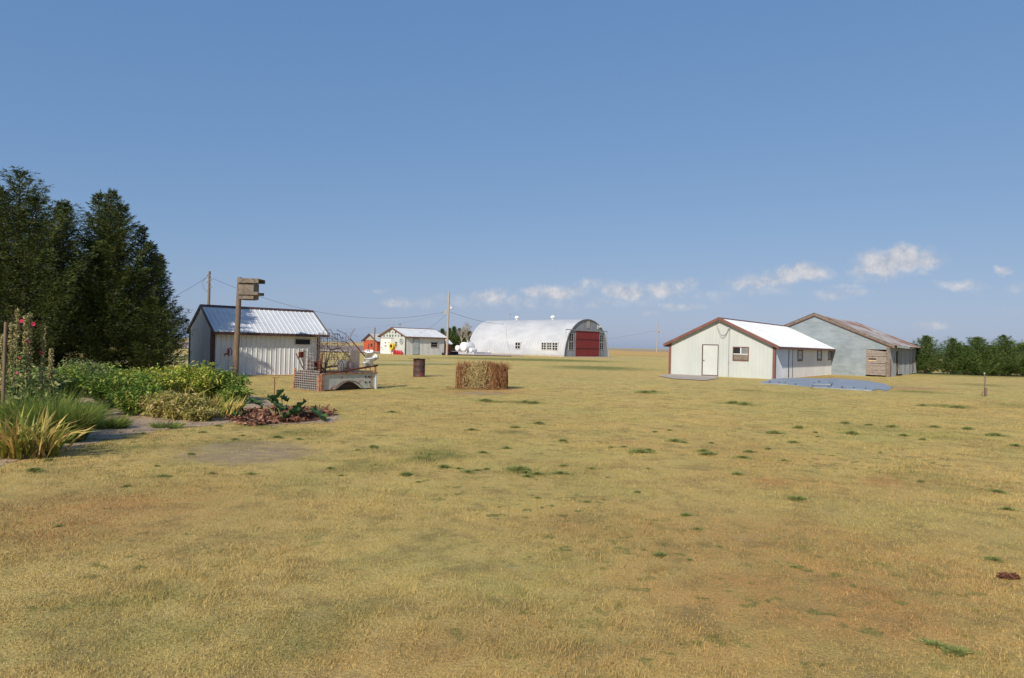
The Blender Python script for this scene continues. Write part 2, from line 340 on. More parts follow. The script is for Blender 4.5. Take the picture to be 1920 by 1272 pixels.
BEDPX = [(-60, 890), (0, 878), (90, 852), (160, 834), (220, 822), (300, 808), (400, 797), (450, 793), (520, 798), (625, 793), (640, 782), (590, 768), (520, 757), (470, 742), (440, 728), (380, 712), (300, 704), (100, 700), (-60, 702)]
def poly_in(px, py, poly):
    ins = np.zeros(px.shape, bool); n = len(poly)
    for i in range(n):
        x1, y1 = poly[i]; x2, y2 = poly[(i + 1) % n]
        c = ((y1 > py) != (y2 > py)) & (px < (x2 - x1) * (py - y1) / (y2 - y1 + 1e-12) + x1); ins ^= c
    return ins
def rough_poly(pts, step=.25, amp=.08, seed=1):
    rr = random.Random(seed); out = []
    for i in range(len(pts)):
        a, b = Vector(pts[i]), Vector(pts[(i + 1) % len(pts)]); n = max(1, int((b - a).length / step))
        for k in range(n):
            p = a.lerp(b, k / n); out.append((p.x + rr.uniform(-amp, amp), p.y + rr.uniform(-amp, amp)))
    return out
def sheet(name, pts, z, mat, step=.25, amp=.08, kind='structure'):
    from mathutils.geometry import tessellate_polygon
    rp = rough_poly([(p[0], p[1]) for p in pts], step, amp, len(pts))
    vs = [(x, y, z) for x, y in rp]; tri = tessellate_polygon([[Vector(v) for v in vs]])
    me = bpy.data.meshes.new(name); me.from_pydata(vs, [], [t if (Vector(vs[t[1]]) - Vector(vs[t[0]])).cross(Vector(vs[t[2]]) - Vector(vs[t[0]])).z > 0 else (t[0], t[2], t[1]) for t in tri]); me.update()
    return tag(link(name, me, mat), kind=kind)
BED = [tuple(G(x, y).xy) for x, y in BEDPX]
sheet('garden_soil', BED, .005, M['soil'], .12, .16)
def fieldmat(name, a, b, sc_=(.02, .3, 1)):
    mt, nt, bs = nmat(name); p = position(nt, sc_)
    c = ramp(nt, noise(nt, 1, 6, p, .7), [(.3, a), (.7, b)]); nt.links.new(c, bs.inputs['Base Color']); bs.inputs['Roughness'].default_value = 1
    bs.inputs['Specular IOR Level'].default_value = .05; return mt
def strip(name, x0, x1, y0, y1, z, mat, amp=.0):
    return sheet(name, [(x0, y0), (x1, y0), (x1, y1), (x0, y1)], z, mat, 1e9, 0)
FG = fieldmat('stubble', (.46, .33, .14), (.56, .42, .19)); FB = fieldmat('plowed', (.22, .165, .14), (.34, .26, .20), (.02, .12, 1))
FW = fieldmat('wheat_stubble', (.50, .31, .11), (.60, .40, .16), (.03, .1, 1)); FD = fieldmat('ditch_grass', (.10, .09, .06), (.16, .14, .09)); FP = fieldmat('pale_dirt', (.42, .33, .27), (.50, .42, .34))
FF = fieldmat('far_pasture', (.36, .31, .22), (.44, .38, .28)); FR = fieldmat('fallow', (.34, .25, .17), (.42, .33, .22), (.01, .03, 1))
strip('field', -1500, 60, 267, 650, .02, FG); strip('field', -500, 10, 128, 267, .03, FB); strip('field', -400, 2, 106, 128, .04, FP)
strip('field', -400, 0, 101, 106, .05, FD); strip('field', -3000, 3000, 800, 6500, .03, FF); strip('field', 11, 900, 150, 344, .035, FW); strip('field', 61, 2000, 345, 799, .02, FR); strip('field', -2000, 60, 650, 799, .02, FR)
dr = [G(-200, 675), G(100, 677), G(300, 678.5), G(420, 680), G(640, 680.5), G(760, 680.5), G(880, 680)]
def band(name, pts, w, z, mat, amp=.25):
    L, Rr = [], []
    for i, p in enumerate(pts):
        t = (pts[min(i + 1, len(pts) - 1)] - pts[max(i - 1, 0)]).normalized(); n = Vector((-t.y, t.x, 0))
        ww = w[i] if isinstance(w, list) else w
        L.append(tuple((p + n * ww / 2).xy)); Rr.append(tuple((p - n * ww / 2).xy))
    return sheet(name, L + Rr[::-1], z, mat, .8, amp)
band('driveway', dr, [6, 6, 6, 5.5, 4.5, 3.5, 1.2], .006, M['gravel'], .35)
band('driveway', [G(-200, 657), G(150, 662), G(300, 665), G(420, 668), G(560, 672)], [7, 7, 7, 6, 3], .006, M['gravel'], .35)
band('driveway', [G(1050, 671.2), G(1130, 672), G(1170, 672.8), G(1205, 673.5)], [2, 7, 7, 2], .006, M['gravel'], .6)
sheet('pavement', [G(x, y).xy for x, y in [(1233, 706), (1262, 701), (1345, 706), (1346, 711), (1318, 714.5), (1262, 711)]], .03, M['concrete'], .5, .06)

# ------------------------------------------------------------------ lawn grass blades (short dry turf close to the camera)
def turf():
    N = 1250000
    # density falls with distance
    u = rng.random(N); y0, y1 = 2.3, 36.0
    k = -.55                                     # pdf ~ y^k per metre ahead (frustum width ~ y)
    y = (y0 ** (k + 1) + u * (y1 ** (k + 1) - y0 ** (k + 1))) ** (1 / (k + 1))
    x = (rng.random(N) - .5) * 2 * (y * .80 + .6)
    cl = np.sin(x * 7.3 + np.cos(y * 5.1) * 2) * np.sin(y * 6.7 + np.sin(x * 4.9) * 2)
    g, b, o = masks(x, y)
    keep = (rng.random(N) > np.clip(b, 0, 1) * .93) & (rng.random(N) < .72 + .28 * cl) & (rng.random(N) < np.clip((36 - y) / 20, 0, 1)) & ~(poly_in(x, y, BED) & (rng.random(N) > .06 + .5 * np.clip(np.sin(x * 2.3 + 1) * np.sin(y * 1.9) - .35, 0, 1)))
    x, y, g, b, o = (a[keep] for a in (x, y, g, b, o)); n = len(x)
    dist = np.sqrt(x * x + y * y)
    P = np.stack([x, y, np.zeros(n)], 1)
    az = rng.random(n) * 2 * np.pi; lean = rng.random(n) * .9 + .15
    H = (.009 + .020 * rng.random(n) ** 1.5) * (1 + .55 * np.sin(x * 9.1 + np.sin(y * 7.7) * 2) * np.sin(y * 11.3 + np.sin(x * 6.1) * 2)) * (1 + .5 * np.clip(g, 0, 1)) * (.8 + .35 * np.sin(x * 1.7 + y) * np.sin(y * 1.3 - x * .8)) * (1 + dist * .012)
    W = (.0014 + .0016 * rng.random(n)) * (1 + dist * .16)
    tip = P + np.stack([np.cos(az) * H * lean, np.sin(az) * H * lean, H], 1)
    sa = az + np.pi / 2 + rng.normal(size=n) * .6
    S = np.stack([np.cos(sa), np.sin(sa), np.zeros(n)], 1) * W[:, None] / 2
    V = np.stack([P - S, P + S, tip], 1).reshape(-1, 3)
    o_ = np_mesh('lawn_grass', V, 3, M['blade'], None, {'green': g, 'bare': b * .3, 'brown': o, 'rnd': rng.random(n)})
    tag(o_, 'short sun-bleached straw-coloured turf across the whole foreground', 'grass', kind='stuff')
turf()

# ------------------------------------------------------------------ conifers
def conifer(name, loc, H, Rd, nb, mat, label, group, seed=0, pw=1.05, leaf=.12, dens=1.0, tops=((0, 0, 1.0),), skirt=.02, peak=.28, extra=()):
    """tapered trunk(s), ascending limbs, many short sprays of scale leaves"""
    global rng
    keep = rng; rng = np.random.default_rng(seed + 100)
    t = empty(name, loc, 0, label, 'tree', group)
    tr = MB(); P, D, Ls, Ws = [], [], [], []
    for (tx, ty, th) in tops:
        Ht = H * th; ln = [(tx * q * 1.0, ty * q, Ht * q) for q in (0, .25, .5, .75, .97)]
        tr.tube(ln, [Rd * .085, Rd * .07, Rd * .05, Rd * .03, .008], 7)
        B = int(nb / len(tops) * (th ** 1.2) + 8)
        for i in range(B):
            q = skirt + (1 - skirt) * ((i + rng.random()) / B) ** .85
            prof = (min(1, (q + .10) / (peak)) ** .7) * (((1 - q) / (1 - peak)) ** pw if q > peak else 1)
            ln_ = Rd * prof * rng.uniform(.52, 1.16) * (1.42 if rng.random() < .17 else 1) + .10
            if len(tops) > 1: ln_ *= .86
            az = i * 2.399 + rng.normal() * .35
            rise = rng.uniform(-.02, .30) + .45 * q * q
            base = np.array([tx * q, ty * q, Ht * q * .985])
            dirn = np.array([math.cos(az), math.sin(az), 0.0])
            ns = max(4, int(ln_ / .10 * dens))
            s = (np.arange(ns) + rng.random(ns)) / ns
            s = s ** .75
            pos = base + dirn * (ln_ * s)[:, None] + np.array([0, 0, 1.0]) * (ln_ * (rise * s + .34 * s ** 3 - .12 * np.sin(s * 3.14)))[:, None]
            if i % 3 == 0: tr.tube([base, base + dirn * ln_ * .5 + np.array([0, 0, ln_ * rise * .45]), pos[-1]], [.03 * prof + .008, .018, .004], 4, False)
            # side sprays
            for k in range(ns):
                kk = max(2, int(15 * dens))
                sp = ln_ * .26 * (1 - .55 * s[k]) + .06
                a2 = rng.normal(size=kk) * .9 + az
                el = rng.normal(size=kk) * .17 + .10
                dv = np.stack([np.cos(a2) * np.cos(el), np.sin(a2) * np.cos(el), np.sin(el)], 1)
                off = rng.random((kk, 1)) * sp
                P.append(pos[k] + dv * off); D.append(dv + rng.normal(size=(kk, 3)) * .2 + np.array([0, 0, .22]))
                Ls.append(leaf * rng.uniform(.7, 1.5, kk)); Ws.append(leaf * rng.uniform(.13, .26, kk))
    for (tx, ty, th) in tops:                        # foliage hugging the leader
        nc = int(700 * dens); q = rng.random(nc) ** .8; cw_ = Rd * .30 * (1 - q) + .05; a_ = rng.random(nc) * 6.283; rr_ = rng.random(nc) * cw_
        P.append(np.stack([tx * q + np.cos(a_) * rr_, ty * q + np.sin(a_) * rr_, H * th * q + rng.random(nc) * .05], 1))
        D.append(np.stack([np.cos(a_), np.sin(a_), .5 + .8 * rng.random(nc)], 1)); Ls.append(leaf * rng.uniform(.8, 1.6, nc)); Ws.append(leaf * rng.uniform(.2, .36, nc))
    for (ex, ey, ez, dx, dy, dz, el_) in extra:      # long stray limbs
        ns = int(el_ / .05); s = np.linspace(0, 1, ns); d = np.array([dx, dy, dz])
        pos = np.array([ex, ey, ez]) + d * (s * el_)[:, None]
        tr.tube([pos[0], pos[ns // 2], pos[-1]], [.03, .02, .006], 5, False)
        for k in range(ns):
            kk = 16; dv = unit(rng.normal(size=(kk, 3)) + d * 1.0); off = rng.random((kk, 1)) * .38 * (1.15 - s[k])
            P.append(pos[k] + dv * off); D.append(dv); Ls.append(leaf * rng.uniform(.7, 1.4, kk)); Ws.append(leaf * rng.uniform(.25, .45, kk))
    P = np.concatenate(P); D = np.concatenate(D); Ls = np.concatenate(Ls); Ws = np.concatenate(Ws)
    P[:, 2] = np.maximum(P[:, 2], .03)
    tr.build('trunk', M['bark'], t)
    np_mesh('crown', leaves(P, D, Ls, Ws), 4, mat, t, {'rnd': np.clip(.25 * rng.random(len(P)) + .75 * np.repeat(rng.random(len(P) // 10 + 1), 10)[:len(P)], 0, 1)})
    rng = keep
    return t
def gp(px, Y): 
    p = A(px, 640, Y); return (p.x, p.y, 0)
def htop(px, py, Y): return A(px, py, Y).z
GC = 'tall cedars at the left edge'
conifer('cedar_tree', gp(28, 25.5), htop(30, 318, 25.5), 2.4, 360, M['cedar'], 'tallest broad dark cedar at the far left edge behind the hollyhocks', GC, 1, .72, .115, 1.3, ((0, 0, 1.0), (.85, -.2, .86), (-1.0, .3, .92)), peak=.30)
conifer('cedar_tree', gp(-115, 26), 7.2, 2.6, 170, M['cedar'], 'dark cedar mostly cut off by the left edge of the picture', GC, 2, .98, .13, 1.0)
conifer('cedar_tree', gp(192, 27.5), htop(203, 357, 27.5), 1.95, 420, M['cedar'], 'dense cedar with three pointed tops, second tall tree from the left', GC, 3, .82, .11, 1.35, ((.2, 0, 1.0), (-.42, .2, .99), (.75, -.2, .93)), peak=.26, extra=((.9, 0, 4.6, .75, -.1, .55, 1.3), (.8, 0, 3.9, .85, -.1, .35, 1.2)))
conifer('cedar_tree', gp(252, 29), htop(262, 425, 29), 1.25, 210, M['cedar'], 'shorter cedar leaning out on the right of the three-topped cedar', GC, 4, .98, .11, 1.2, ((.2, 0, 1.0), (.6, 0, .9)), peak=.3)
conifer('cedar_tree', gp(293, 31.0), htop(303, 478, 31.0), 1.05, 220, M['cedar'], 'slim pointed cedar standing nearest the left metal shed', GC, 5, .98, .11, 1.25, peak=.25,
        extra=((.3, 0, 2.1, .93, -.1, .30, 1.15), (.3, 0, 1.2, .95, -.2, .05, .9)))
conifer('cedar_tree', gp(112, 28.5), htop(118, 378, 28.5), 2.0, 260, M['cedar'], 'dark cedar filling the gap between the two tallest cedars', GC, 6, .98, .12, 1.1)
conifer('cedar_tree', gp(283, 27.5), htop(288, 560, 27.5), 1.0, 160, M['cedar'], 'low bushy cedar skirting the ground right of the tall cedars', GC, 7, .98, .10, 1.2, peak=.4)
# row beyond the barn
GR = 'row of cedars beyond the grey barn'
for i, (px, py, rd, lab) in enumerate([(1737, 631, 1.75, 'rounded cedar just right of the grey barn, first in the row'), (1786, 636, 1.85, 'second cedar of the row right of the grey barn'),
        (1833, 634, 1.8, 'third cedar of the row, slim tip, behind the hydrant post'), (1881, 630, 2.0, 'tallest ragged cedar of the row near the right edge'), (1921, 646, 1.9, 'cedar cut by the right edge of the picture'),
        (1703, 645, 1.6, 'cedar mostly hidden behind the right end of the grey barn'), (1966, 640, 1.9, None), (1859, 650, 1.4, 'small low cedar filling a gap between the third and the tallest cedar of the row'), (1812, 650, 1.3, 'small low cedar filling a gap between the second and third cedar of the row')]):
    if lab is None: continue
    Y = 62 - i * .0 + (px - 1737) * -.012
    conifer('cedar_tree', gp(px, Y), htop(px, py, Y), rd, 120, M['cedarfar'], lab, GR, 20 + i, .95, .14, 1.1, ((0, 0, 1.0), (.5, 0, .86)) if i in (1, 3) else ((0, 0, 1.0),), peak=.30)
GQ = 'shelterbelt cedars beside the arched building'
for i, (px, py, lab) in enumerate([(829, 617.5, 'dark cedar directly behind the utility pole and white shed'), (842, 616, 'dark cedar just right of the utility pole'), (851, 613, 'tallest cedar between the utility pole and the arched building'), (861, 617, 'cedar left of the bare dead tree'),
        (870, 620, 'cedar under the bare dead tree'), (880, 622, 'cedar touching the left end of the arched building'), (820, 622, 'cedar peeping over the roof of the shed with the hose reel')]):
    Y = 140
    conifer('cedar_tree', gp(px, Y), htop(px, py, Y), 1.6, 70, M['cedarfar'], lab, GQ, 40 + i, 1.3, .28, .8, peak=.35)
# bare tree
def bare_tree(px, py, Y, label, seed):
    p = gp(px, Y); h = htop(px, py, Y); t = empty('bare_tree', p, 0, label, 'tree'); rr = random.Random(seed); b = MB(); tw = MB()
    b.tube([(0, 0, 0), (.1, 0, h * .4), (0, .1, h * .7)], [.14, .1, .06], 6)
    for i in range(26):
        z = h * rr.uniform(.35, .75); a = rr.uniform(0, 6.28); e = (math.cos(a) * rr.uniform(.3, 1.0), math.sin(a) * .6, min(h, z + rr.uniform(.8, 2.2)))
        tw.tube([(0, 0, z), (e[0] * .5, e[1] * .5, (z + e[2]) / 2), e], [.045, .03, .012], 4, False)
        for k in range(5): tw.tube([(e[0] * .6, e[1] * .6, z * .4 + e[2] * .6), (e[0] + rr.uniform(-.35, .35), e[1], e[2] + rr.uniform(-.4, .3))], [.018, .008], 3, False)
    b.build('trunk', M['palepole'], t); tw.build('crown', M['palepole'], t)
bare_tree(876, 604, 132, 'bare leafless tree rising above the cedars left of the arched building', 2)
bare_tree(865, 612, 133, 'smaller leafless tree among the cedars right of the pole', 3)

# ------------------------------------------------------------------ buildings
class Frame:
    def __init__(s, x, y, rz): s.M = Matrix.Translation((x, y, 0)) @ Matrix.Rotation(rz, 4, 'Z'); s.I = s.M.inverted(); s.loc = (x, y, 0); s.rz = rz
    def on(s, px, py, axis, val):
        o = s.I @ EYE; d = s.I.to_3x3() @ ray(px, py); t = (val - o[axis]) / d[axis]; return o + d * t
def ribbed(mb, O, U, V, N, w, lo, hi, pitch=.2286, h=.02, brk=None, top=.02, side=.02):
    O, U, V, N = Vector(O), Vector(U), Vector(V), Vector(N)
    pr = []; u = 0
    while u < w - 1e-6:
        for du, hh in ((0, 0), (pitch - top - 2 * side, 0), (pitch - top - side, h), (pitch - side, h)):
            if u + du < w - 1e-4: pr.append((u + du, hh))
        u += pitch
    pr.append((w, 0))
    if brk is not None: pr.append((brk, 0)); pr.sort()
    vs = []
    for u, hh in pr:
        l = lo(u) if callable(lo) else lo; t = hi(u) if callable(hi) else hi
        vs += [O + U * u + V * l + N * hh, O + U * u + V * t + N * hh]
    mb.add(vs, [(2 * i, 2 * i + 2, 2 * i + 3, 2 * i + 1) for i in range(len(pr) - 1)])
def gable_shed(name, label, cat, fr, L, W, He, Hr, wmat, wmat2, rmat, tmat, oe=.25, of=.25, ob=.3, th=.12, corner=.09, pitch=.2286, rib=.02, group=None, rpitch=None, sag=0):
    t = empty(name, fr.loc, fr.rz, label, cat, group)
    gz = lambda y: He + (Hr - He) * (1 - abs(y - W / 2) / (W / 2)) - .03
    w = MB(); ribbed(w, (0, 0, 0), (1, 0, 0), (0, 0, 1), (0, -1, 0), L, 0, He, pitch, rib); w.build('wall', wmat2, t)
    w = MB(); ribbed(w, (L, W, 0), (-1, 0, 0), (0, 0, 1), (0, 1, 0), L, 0, He, pitch, rib); w.build('wall', wmat2, t)
    w = MB(); ribbed(w, (0, W, 0), (0, -1, 0), (0, 0, 1), (-1, 0, 0), W, 0, lambda u: gz(W - u), pitch, rib * .6, W / 2); w.build('wall', wmat, t)
    w = MB(); ribbed(w, (L, 0, 0), (0, 1, 0), (0, 0, 1), (1, 0, 0), W, 0, lambda u: gz(u), pitch, rib * .6, W / 2); w.build('wall', wmat, t)
    sl = (Hr - He) / (W / 2); ln = math.hypot(W / 2 + oe, (W / 2 + oe) * sl)
    rf = MB(); cs, sn = math.cos(math.atan(sl)), math.sin(math.atan(sl))
    ribbed(rf, (-of, -oe, He - oe * sl), (1, 0, 0), (0, cs, sn), (0, -sn, cs), L + of + ob, 0, ln, rpitch or pitch, .022)
    ribbed(rf, (L + ob, W + oe, He - oe * sl), (-1, 0, 0), (0, -cs, sn), (0, sn, cs), L + of + ob, 0, ln, rpitch or pitch, .022)
    # underside boards
    for s in (0, 1):
        y0, y1 = (-oe + .02, W / 2) if s == 0 else (W + oe - .02, W / 2)
        rf.add([(-of + .01, y0, He - oe * sl - .02), (L + ob - .01, y0, He - oe * sl - .02), (L + ob - .01, y1, Hr - .02), (-of + .01, y1, Hr - .02)], [(0, 1, 2, 3)])
    roof = rf.build('roof', rmat, t)
    if tmat:
        rc = MB(); rc.bar((-of - .01, W / 2 - .075, Hr - .075 * sl + .035), (L + ob + .01, W / 2 - .075, Hr - .075 * sl + .035), .17, .02, (0, -sn, cs))
        rc.bar((-of - .01, W / 2 + .075, Hr - .075 * sl + .035), (L + ob + .01, W / 2 + .075, Hr - .075 * sl + .035), .17, .02, (0, sn, cs)); rc.build('ridge_cap', tmat, roof)
        for s in (0, 1):
            e = MB(); y = -oe - .012 if s == 0 else W + oe + .012
            e.bb((-of, y - .012, He - oe * sl - th + .02), (L + ob, y + .012, He - oe * sl + .0)); e.build('fascia', tmat, t)
        for x in (-of - .014, L + ob + .014):
            for s in (-1, 1):
                e = MB(); ye = W / 2 + s * (W / 2 + oe + .02)
                e.bar((x, W / 2, Hr - th / 2 + .045), (x, ye, He - (oe + .02) * sl - th / 2 + .045), .028, th, (0, 0, 1)); e.build('rake_trim', tmat, t)
        if corner:
            for x in (0, L):
                for y in (0, W):
                    sx = -1 if x == 0 else 1; sy = -1 if y == 0 else 1; e = MB()
                    a = (x + sx * .028, y + sy * .028, 0)
                    e.bb((x + sx * .028, y + sy * .028, 0), (x - sx * corner, y + sy * .022, He - .02)); e.bb((x + sx * .028, y + sy * .021, 0), (x + sx * .022, y - sy * corner, He - .02)); e.build('corner_trim', tmat, t)
    return t
def wall_box(t, name, mat, face, a, b, d0, d1):
    """box on the long wall (face 'y', plane y=0) or gable (face 'x', plane x=0); a,b=(s,z) corners, d0..d1 outwards"""
    e = MB()
    if face == 'y': e.bb((a[0], -d0, a[1]), (b[0], -d1, b[1]))
    else: e.bb((-d0, a[0], a[1]), (-d1, b[0], b[1]))
    return e.build(name, mat, t)
def framed(t, name, face, a, b, fmat, gmat, d=.05, fwid=.06, bars=(0, 0), pane='pane'):
    e = MB(); s0, s1 = sorted((a[0], b[0])); z0, z1 = sorted((a[1], b[1]))
    def bx(p, q, d0, d1):
        if face == 'y': e.bb((p[0], -d0, p[1]), (q[0], -d1, q[1]))
        else: e.bb((-d0, p[0], p[1]), (-d1, q[0], q[1]))
    bx((s0, z0), (s1, z0 + fwid), .01, d); bx((s0, z1 - fwid), (s1, z1), .01, d)
    bx((s0, z0 + fwid), (s0 + fwid, z1 - fwid), .01, d); bx((s1 - fwid, z0 + fwid), (s1, z1 - fwid), .01, d)
    iw, ih = s1 - s0 - 2 * fwid, z1 - z0 - 2 * fwid
    for i in range(bars[0]):
        s = s0 + fwid + iw * (i + 1) / (bars[0] + 1); bx((s - .015, z0 + fwid), (s + .015, z1 - fwid), .02, d - .005)
    for i in range(bars[1]):
        z = z0 + fwid + ih * (i + 1) / (bars[1] + 1); bx((s0 + fwid, z - .015), (s1 - fwid, z + .015), .02, d - .008)
    o = e.build(name, fmat, t); e = MB(); bx((s0 + fwid, z0 + fwid), (s1 - fwid, z1 - fwid), .012, .028); e.build(pane, gmat, o)
    return o
# ---- left metal shed
f1 = Frame(-13.44, 31.07, R(131.5 - 90))
s1 = gable_shed('metal_shed', 'narrow white metal shed with brown trim standing behind the bird house pole', 'shed', f1, 5.17, 3.2, 2.17, 3.20, M['white_side_lifted'], M['white_side_lifted'], M['roofw'], M['trimd'], .30, .03, .34, .15, .14)
a = f1.on(552.3, 635, 1, 0); b = f1.on(581.5, 647.3, 1, 0)
framed(s1, 'window', 'y', (a.x, a.z), (b.x, b.z), M['frame'], M['glass'], .05, .03)
# ---- white gabled shed on the right
f2 = Frame(15.85, 41.74, R(142.7 - 90))
s2 = gable_shed('white_shed', 'wide cream white metal shed with door in its gable, in front of the grey barn', 'shed', f2, 15.8, 6.81, 2.10, 3.70, M['white'], M['white_side_lifted'], M['roofw'], M['trim'], .28, .28, .30, .17, .13)
a = f2.on(1318.5, 646.5, 0, 0); b = f2.on(1345.5, 705.5, 0, 0)
wall_box(s2, 'door_frame', M['trimd'], 'x', (b.y - .03, .02), (a.y + .06, a.z + .02), .012, .03)
d = wall_box(s2, 'door', surf('door_paint', (.48, .50, .47), (.53, .55, .52), .5, 1.5), 'x', (b.y + .01, .08), (a.y - .02, a.z - .04), .012, .045)
h = MB(); h.lathe([(0, -.03), (.03, -.03), (.035, 0), (.03, .03), (0, .03)], (-.09, a.y - .10, 1.0), 12, Matrix.Rotation(R(90), 3, 'Y')); h.build('handle', M['dark'], d)
a = f2.on(1374.5, 650.3, 0, 0); b = f2.on(1404, 677.4, 0, 0)
w_ = framed(s2, 'window', 'x', (a.y, a.z), (b.y, b.z), M['trim'], M['glass'], .06, .05)
zt = max(a.z, b.z); zb = min(a.z, b.z); ys0, ys1 = sorted((a.y, b.y)); zm = zb + (zt - zb) * .45
wall_box(s2, 'window_rail', M['framew'], 'x', (ys0 + .05, zm), (ys1 - .05, zm + .05), .03, .055)
wall_box(s2, 'window_mullion', M['framew'], 'x', ((ys0 + ys1) / 2 - .03, zm + .05), ((ys0 + ys1) / 2 + .03, zt - .05), .03, .05)
wall_box(s2, 'lower_board', M['wood'], 'x', (ys0 + .06, zb + .06), (ys1 - .06, zm), .029, .042)
wall_box(s2, 'curtain', M['glassg'], 'x', (ys0 + .06, zm + .06), ((ys0 + ys1) / 2 - .03, zt - .06), .029, .036)
for px0, px1, y0, y1 in ((1494.8, 1504, 653, 677.8), (1532, 1540, 653.5, 676.6), (1552, 1559, 653.5, 675.5)):
    a = f2.on(px0, y0 + 1.5, 1, 0); b = f2.on(px1, y1, 1, 0)
    framed(s2, 'window', 'y', (a.x, min(a.z, 1.92)), (b.x, b.z), M['wood'], M['glassg'], .05, .14, (0, 1))
for px in (1478, 1485): 
    a = f2.on(px, 690, 1, 0); wall_box(s2, 'door_seam', M['dark'], 'y', (a.x - .03, .03), (a.x + .03, 1.95), .02, .035)
cd_ = MB(); a = f2.on(1366.8, 616, 0, 0); b = f2.on(1366.8, 706, 0, 0); yc = (a.y + b.y) / 2
cd_.tube([(-.05, yc, a.z), (-.05, yc, .05)], .017, 6); cd_.box((-.06, yc, a.z), (.07, .12, .14)); cd_.box((-.05, yc, .9), (.05, .07, .05)); cd_.build('conduit', M['steel'], s2)
lp = MB(); p0 = f2.on(1343, 605, 0, -.05); p1 = f2.on(1366, 616, 0, -.05)
for sg in (.62, .78):
    lp.tube([(-.06, p0.y + (p1.y - p0.y) * t_, p0.z + (p1.z - p0.z) * t_ - sg * math.sin(t_ * math.pi) ** .8) for t_ in [i / 14 for i in range(15)]], .013, 5)
lp.build('hanging_cable', M['steel'], s2)
# ---- grey barn
f3 = Frame(27.57, 50.61, R(142.7 - 90)); BL, BW, BE, BR = 14.9, 10.4, 2.45, 4.70
s3 = empty('grey_barn', f3.loc, f3.rz, 'large weathered galvanised barn with rusty roof behind the white shed', 'barn')
gz3 = lambda y: BE + (BR - BE) * (1 - abs(y - BW / 2) / (BW / 2)) - .05
oa = f3.on(1624, 655, 0, 0); ob_ = f3.on(1662, 704, 0, 0); oy0, oy1 = ob_.y, oa.y; oz = min(2.05, oa.z)
w = MB(); ribbed(w, (0, BW, 0), (0, -1, 0), (0, 0, 1), (-1, 0, 0), BW - oy1, 0, lambda u: gz3(BW - u), .0762, .012, BW / 2, .02, .015)
ribbed(w, (0, oy1, 0), (0, -1, 0), (0, 0, 1), (-1, 0, 0), oy1 - oy0, oz, lambda u: gz3(oy1 - u), .0762, .012, None, .02, .015)
for k in range(1, 7):
    zz = k * .67
    yy = BW / 2 * (zz - BE) / (BR - BE) if zz > BE else 0
    w.bar((-.017, BW - yy - .05, zz), (-.017, (oy1 if zz < oz else yy + .05), zz), .004, .02)
w.build('wall', M['galv'], s3)
pl = MB(); rr = random.Random(3); z = .1; k = 0; hh = (oz - .1) / 11
for k in range(11):
    if k in (6, 7): continue
    tl = rr.uniform(-.02, .02) * (1 if k < 9 else 3)
    if k == 10: tl = -.14
    pl.bar((.02 + rr.uniform(-.01, .01), oy1 + .05, z + hh * (k + .5)), (.02, oy0 + .05, z + hh * (k + .5) + tl), .03, hh * .93)
ow = oy1 - oy0; z6 = z + hh * 6
pl.bb((.0, oy1, z6 - .02), (.035, oy1 - ow * .12, z6 + hh * 1.9)); pl.bb((.0, oy1 - ow * .5, z6 - .02), (.035, oy0, z6 + hh * 1.95)); pl.bb((.01, oy1 - ow * .12, z6 + hh * 1.1), (.03, oy1 - ow * .5, z6 + hh * 1.9))
pl.build('plank_infill', M['barnwood'], s3)
wall_box(s3, 'sill_board', surf('bare_yellow_board', (.45, .33, .18), (.55, .42, .25), .8, 5), 'x', (oy1 - ow * .12, z6), (oy1 - ow * .5, z6 + hh * .5), -.02, .0)
wall_box(s3, 'corner_post', M['wood'], 'x', (-.02, 0), (oy0 + .02, BE - .1), -.02, .05)
dk = MB(); dk.bb((1.2, .3, .02), (1.25, BW - .3, 2.2)); dk.build('inner_dark_sheet', M['dark'], s3)  # near-black sheet stands in for the shade inside, behind the gable opening
w = MB(); gaps = [(.0, 3.0, 0), (3.9, 6.2, .12), (6.2, 9.8, .0), (9.95, 11.6, .05), (11.9, BL, .05)]
for x0, x1, z0 in gaps: ribbed(w, (x0, 0, 0), (1, 0, 0), (0, 0, 1), (0, -1, 0), x1 - x0, z0, BE, .0762, .012, None, .02, .015)
ribbed(w, (3.0, 0, 0), (1, 0, 0), (0, 0, 1), (0, -1, 0), .9, 1.9, BE, .0762, .012, None, .02, .015)
w.build('wall', M['galvd'], s3)
w = MB(); ribbed(w, (BL, 0, 0), (0, 1, 0), (0, 0, 1), (1, 0, 0), BW, 0, lambda u: gz3(u), .0762, .012, BW / 2, .02, .015); ribbed(w, (BL, BW, 0), (-1, 0, 0), (0, 0, 1), (0, 1, 0), BL, 0, BE, .0762, .012, None, .02, .015); w.build('wall', M['galvd'], s3)
e = MB(); e.bar((3.1, .0, .1), (3.35, -.06, 1.9), .16, .02, (0, 1, 0)); e.bar((3.75, -.02, 1.3), (3.45, -.05, 1.95), .14, .02, (0, 1, 0)); e.bar((3.5, .05, .05), (3.62, -.08, 1.0), .22, .02, (0, 1, 0)); e.build('broken_board', M['wood'], s3)
for pa_, pb_ in (((.55, -.025, .0), (.5, -.025, 1.3)), ((11.75, -.03, .3), (11.65, -.03, 1.4))): e = MB(); e.bar(pa_, pb_, .28, .012, (0, 1, 0)); e.build('rusty_patch', M['rust'], s3)
dk = MB(); dk.bb((.2, .5, .02), (BL - .2, .55, BE - .1)); dk.build('inner_dark_sheet', M['dark'], s3)  # near-black sheet painting the inner shade seen through the side wall gaps
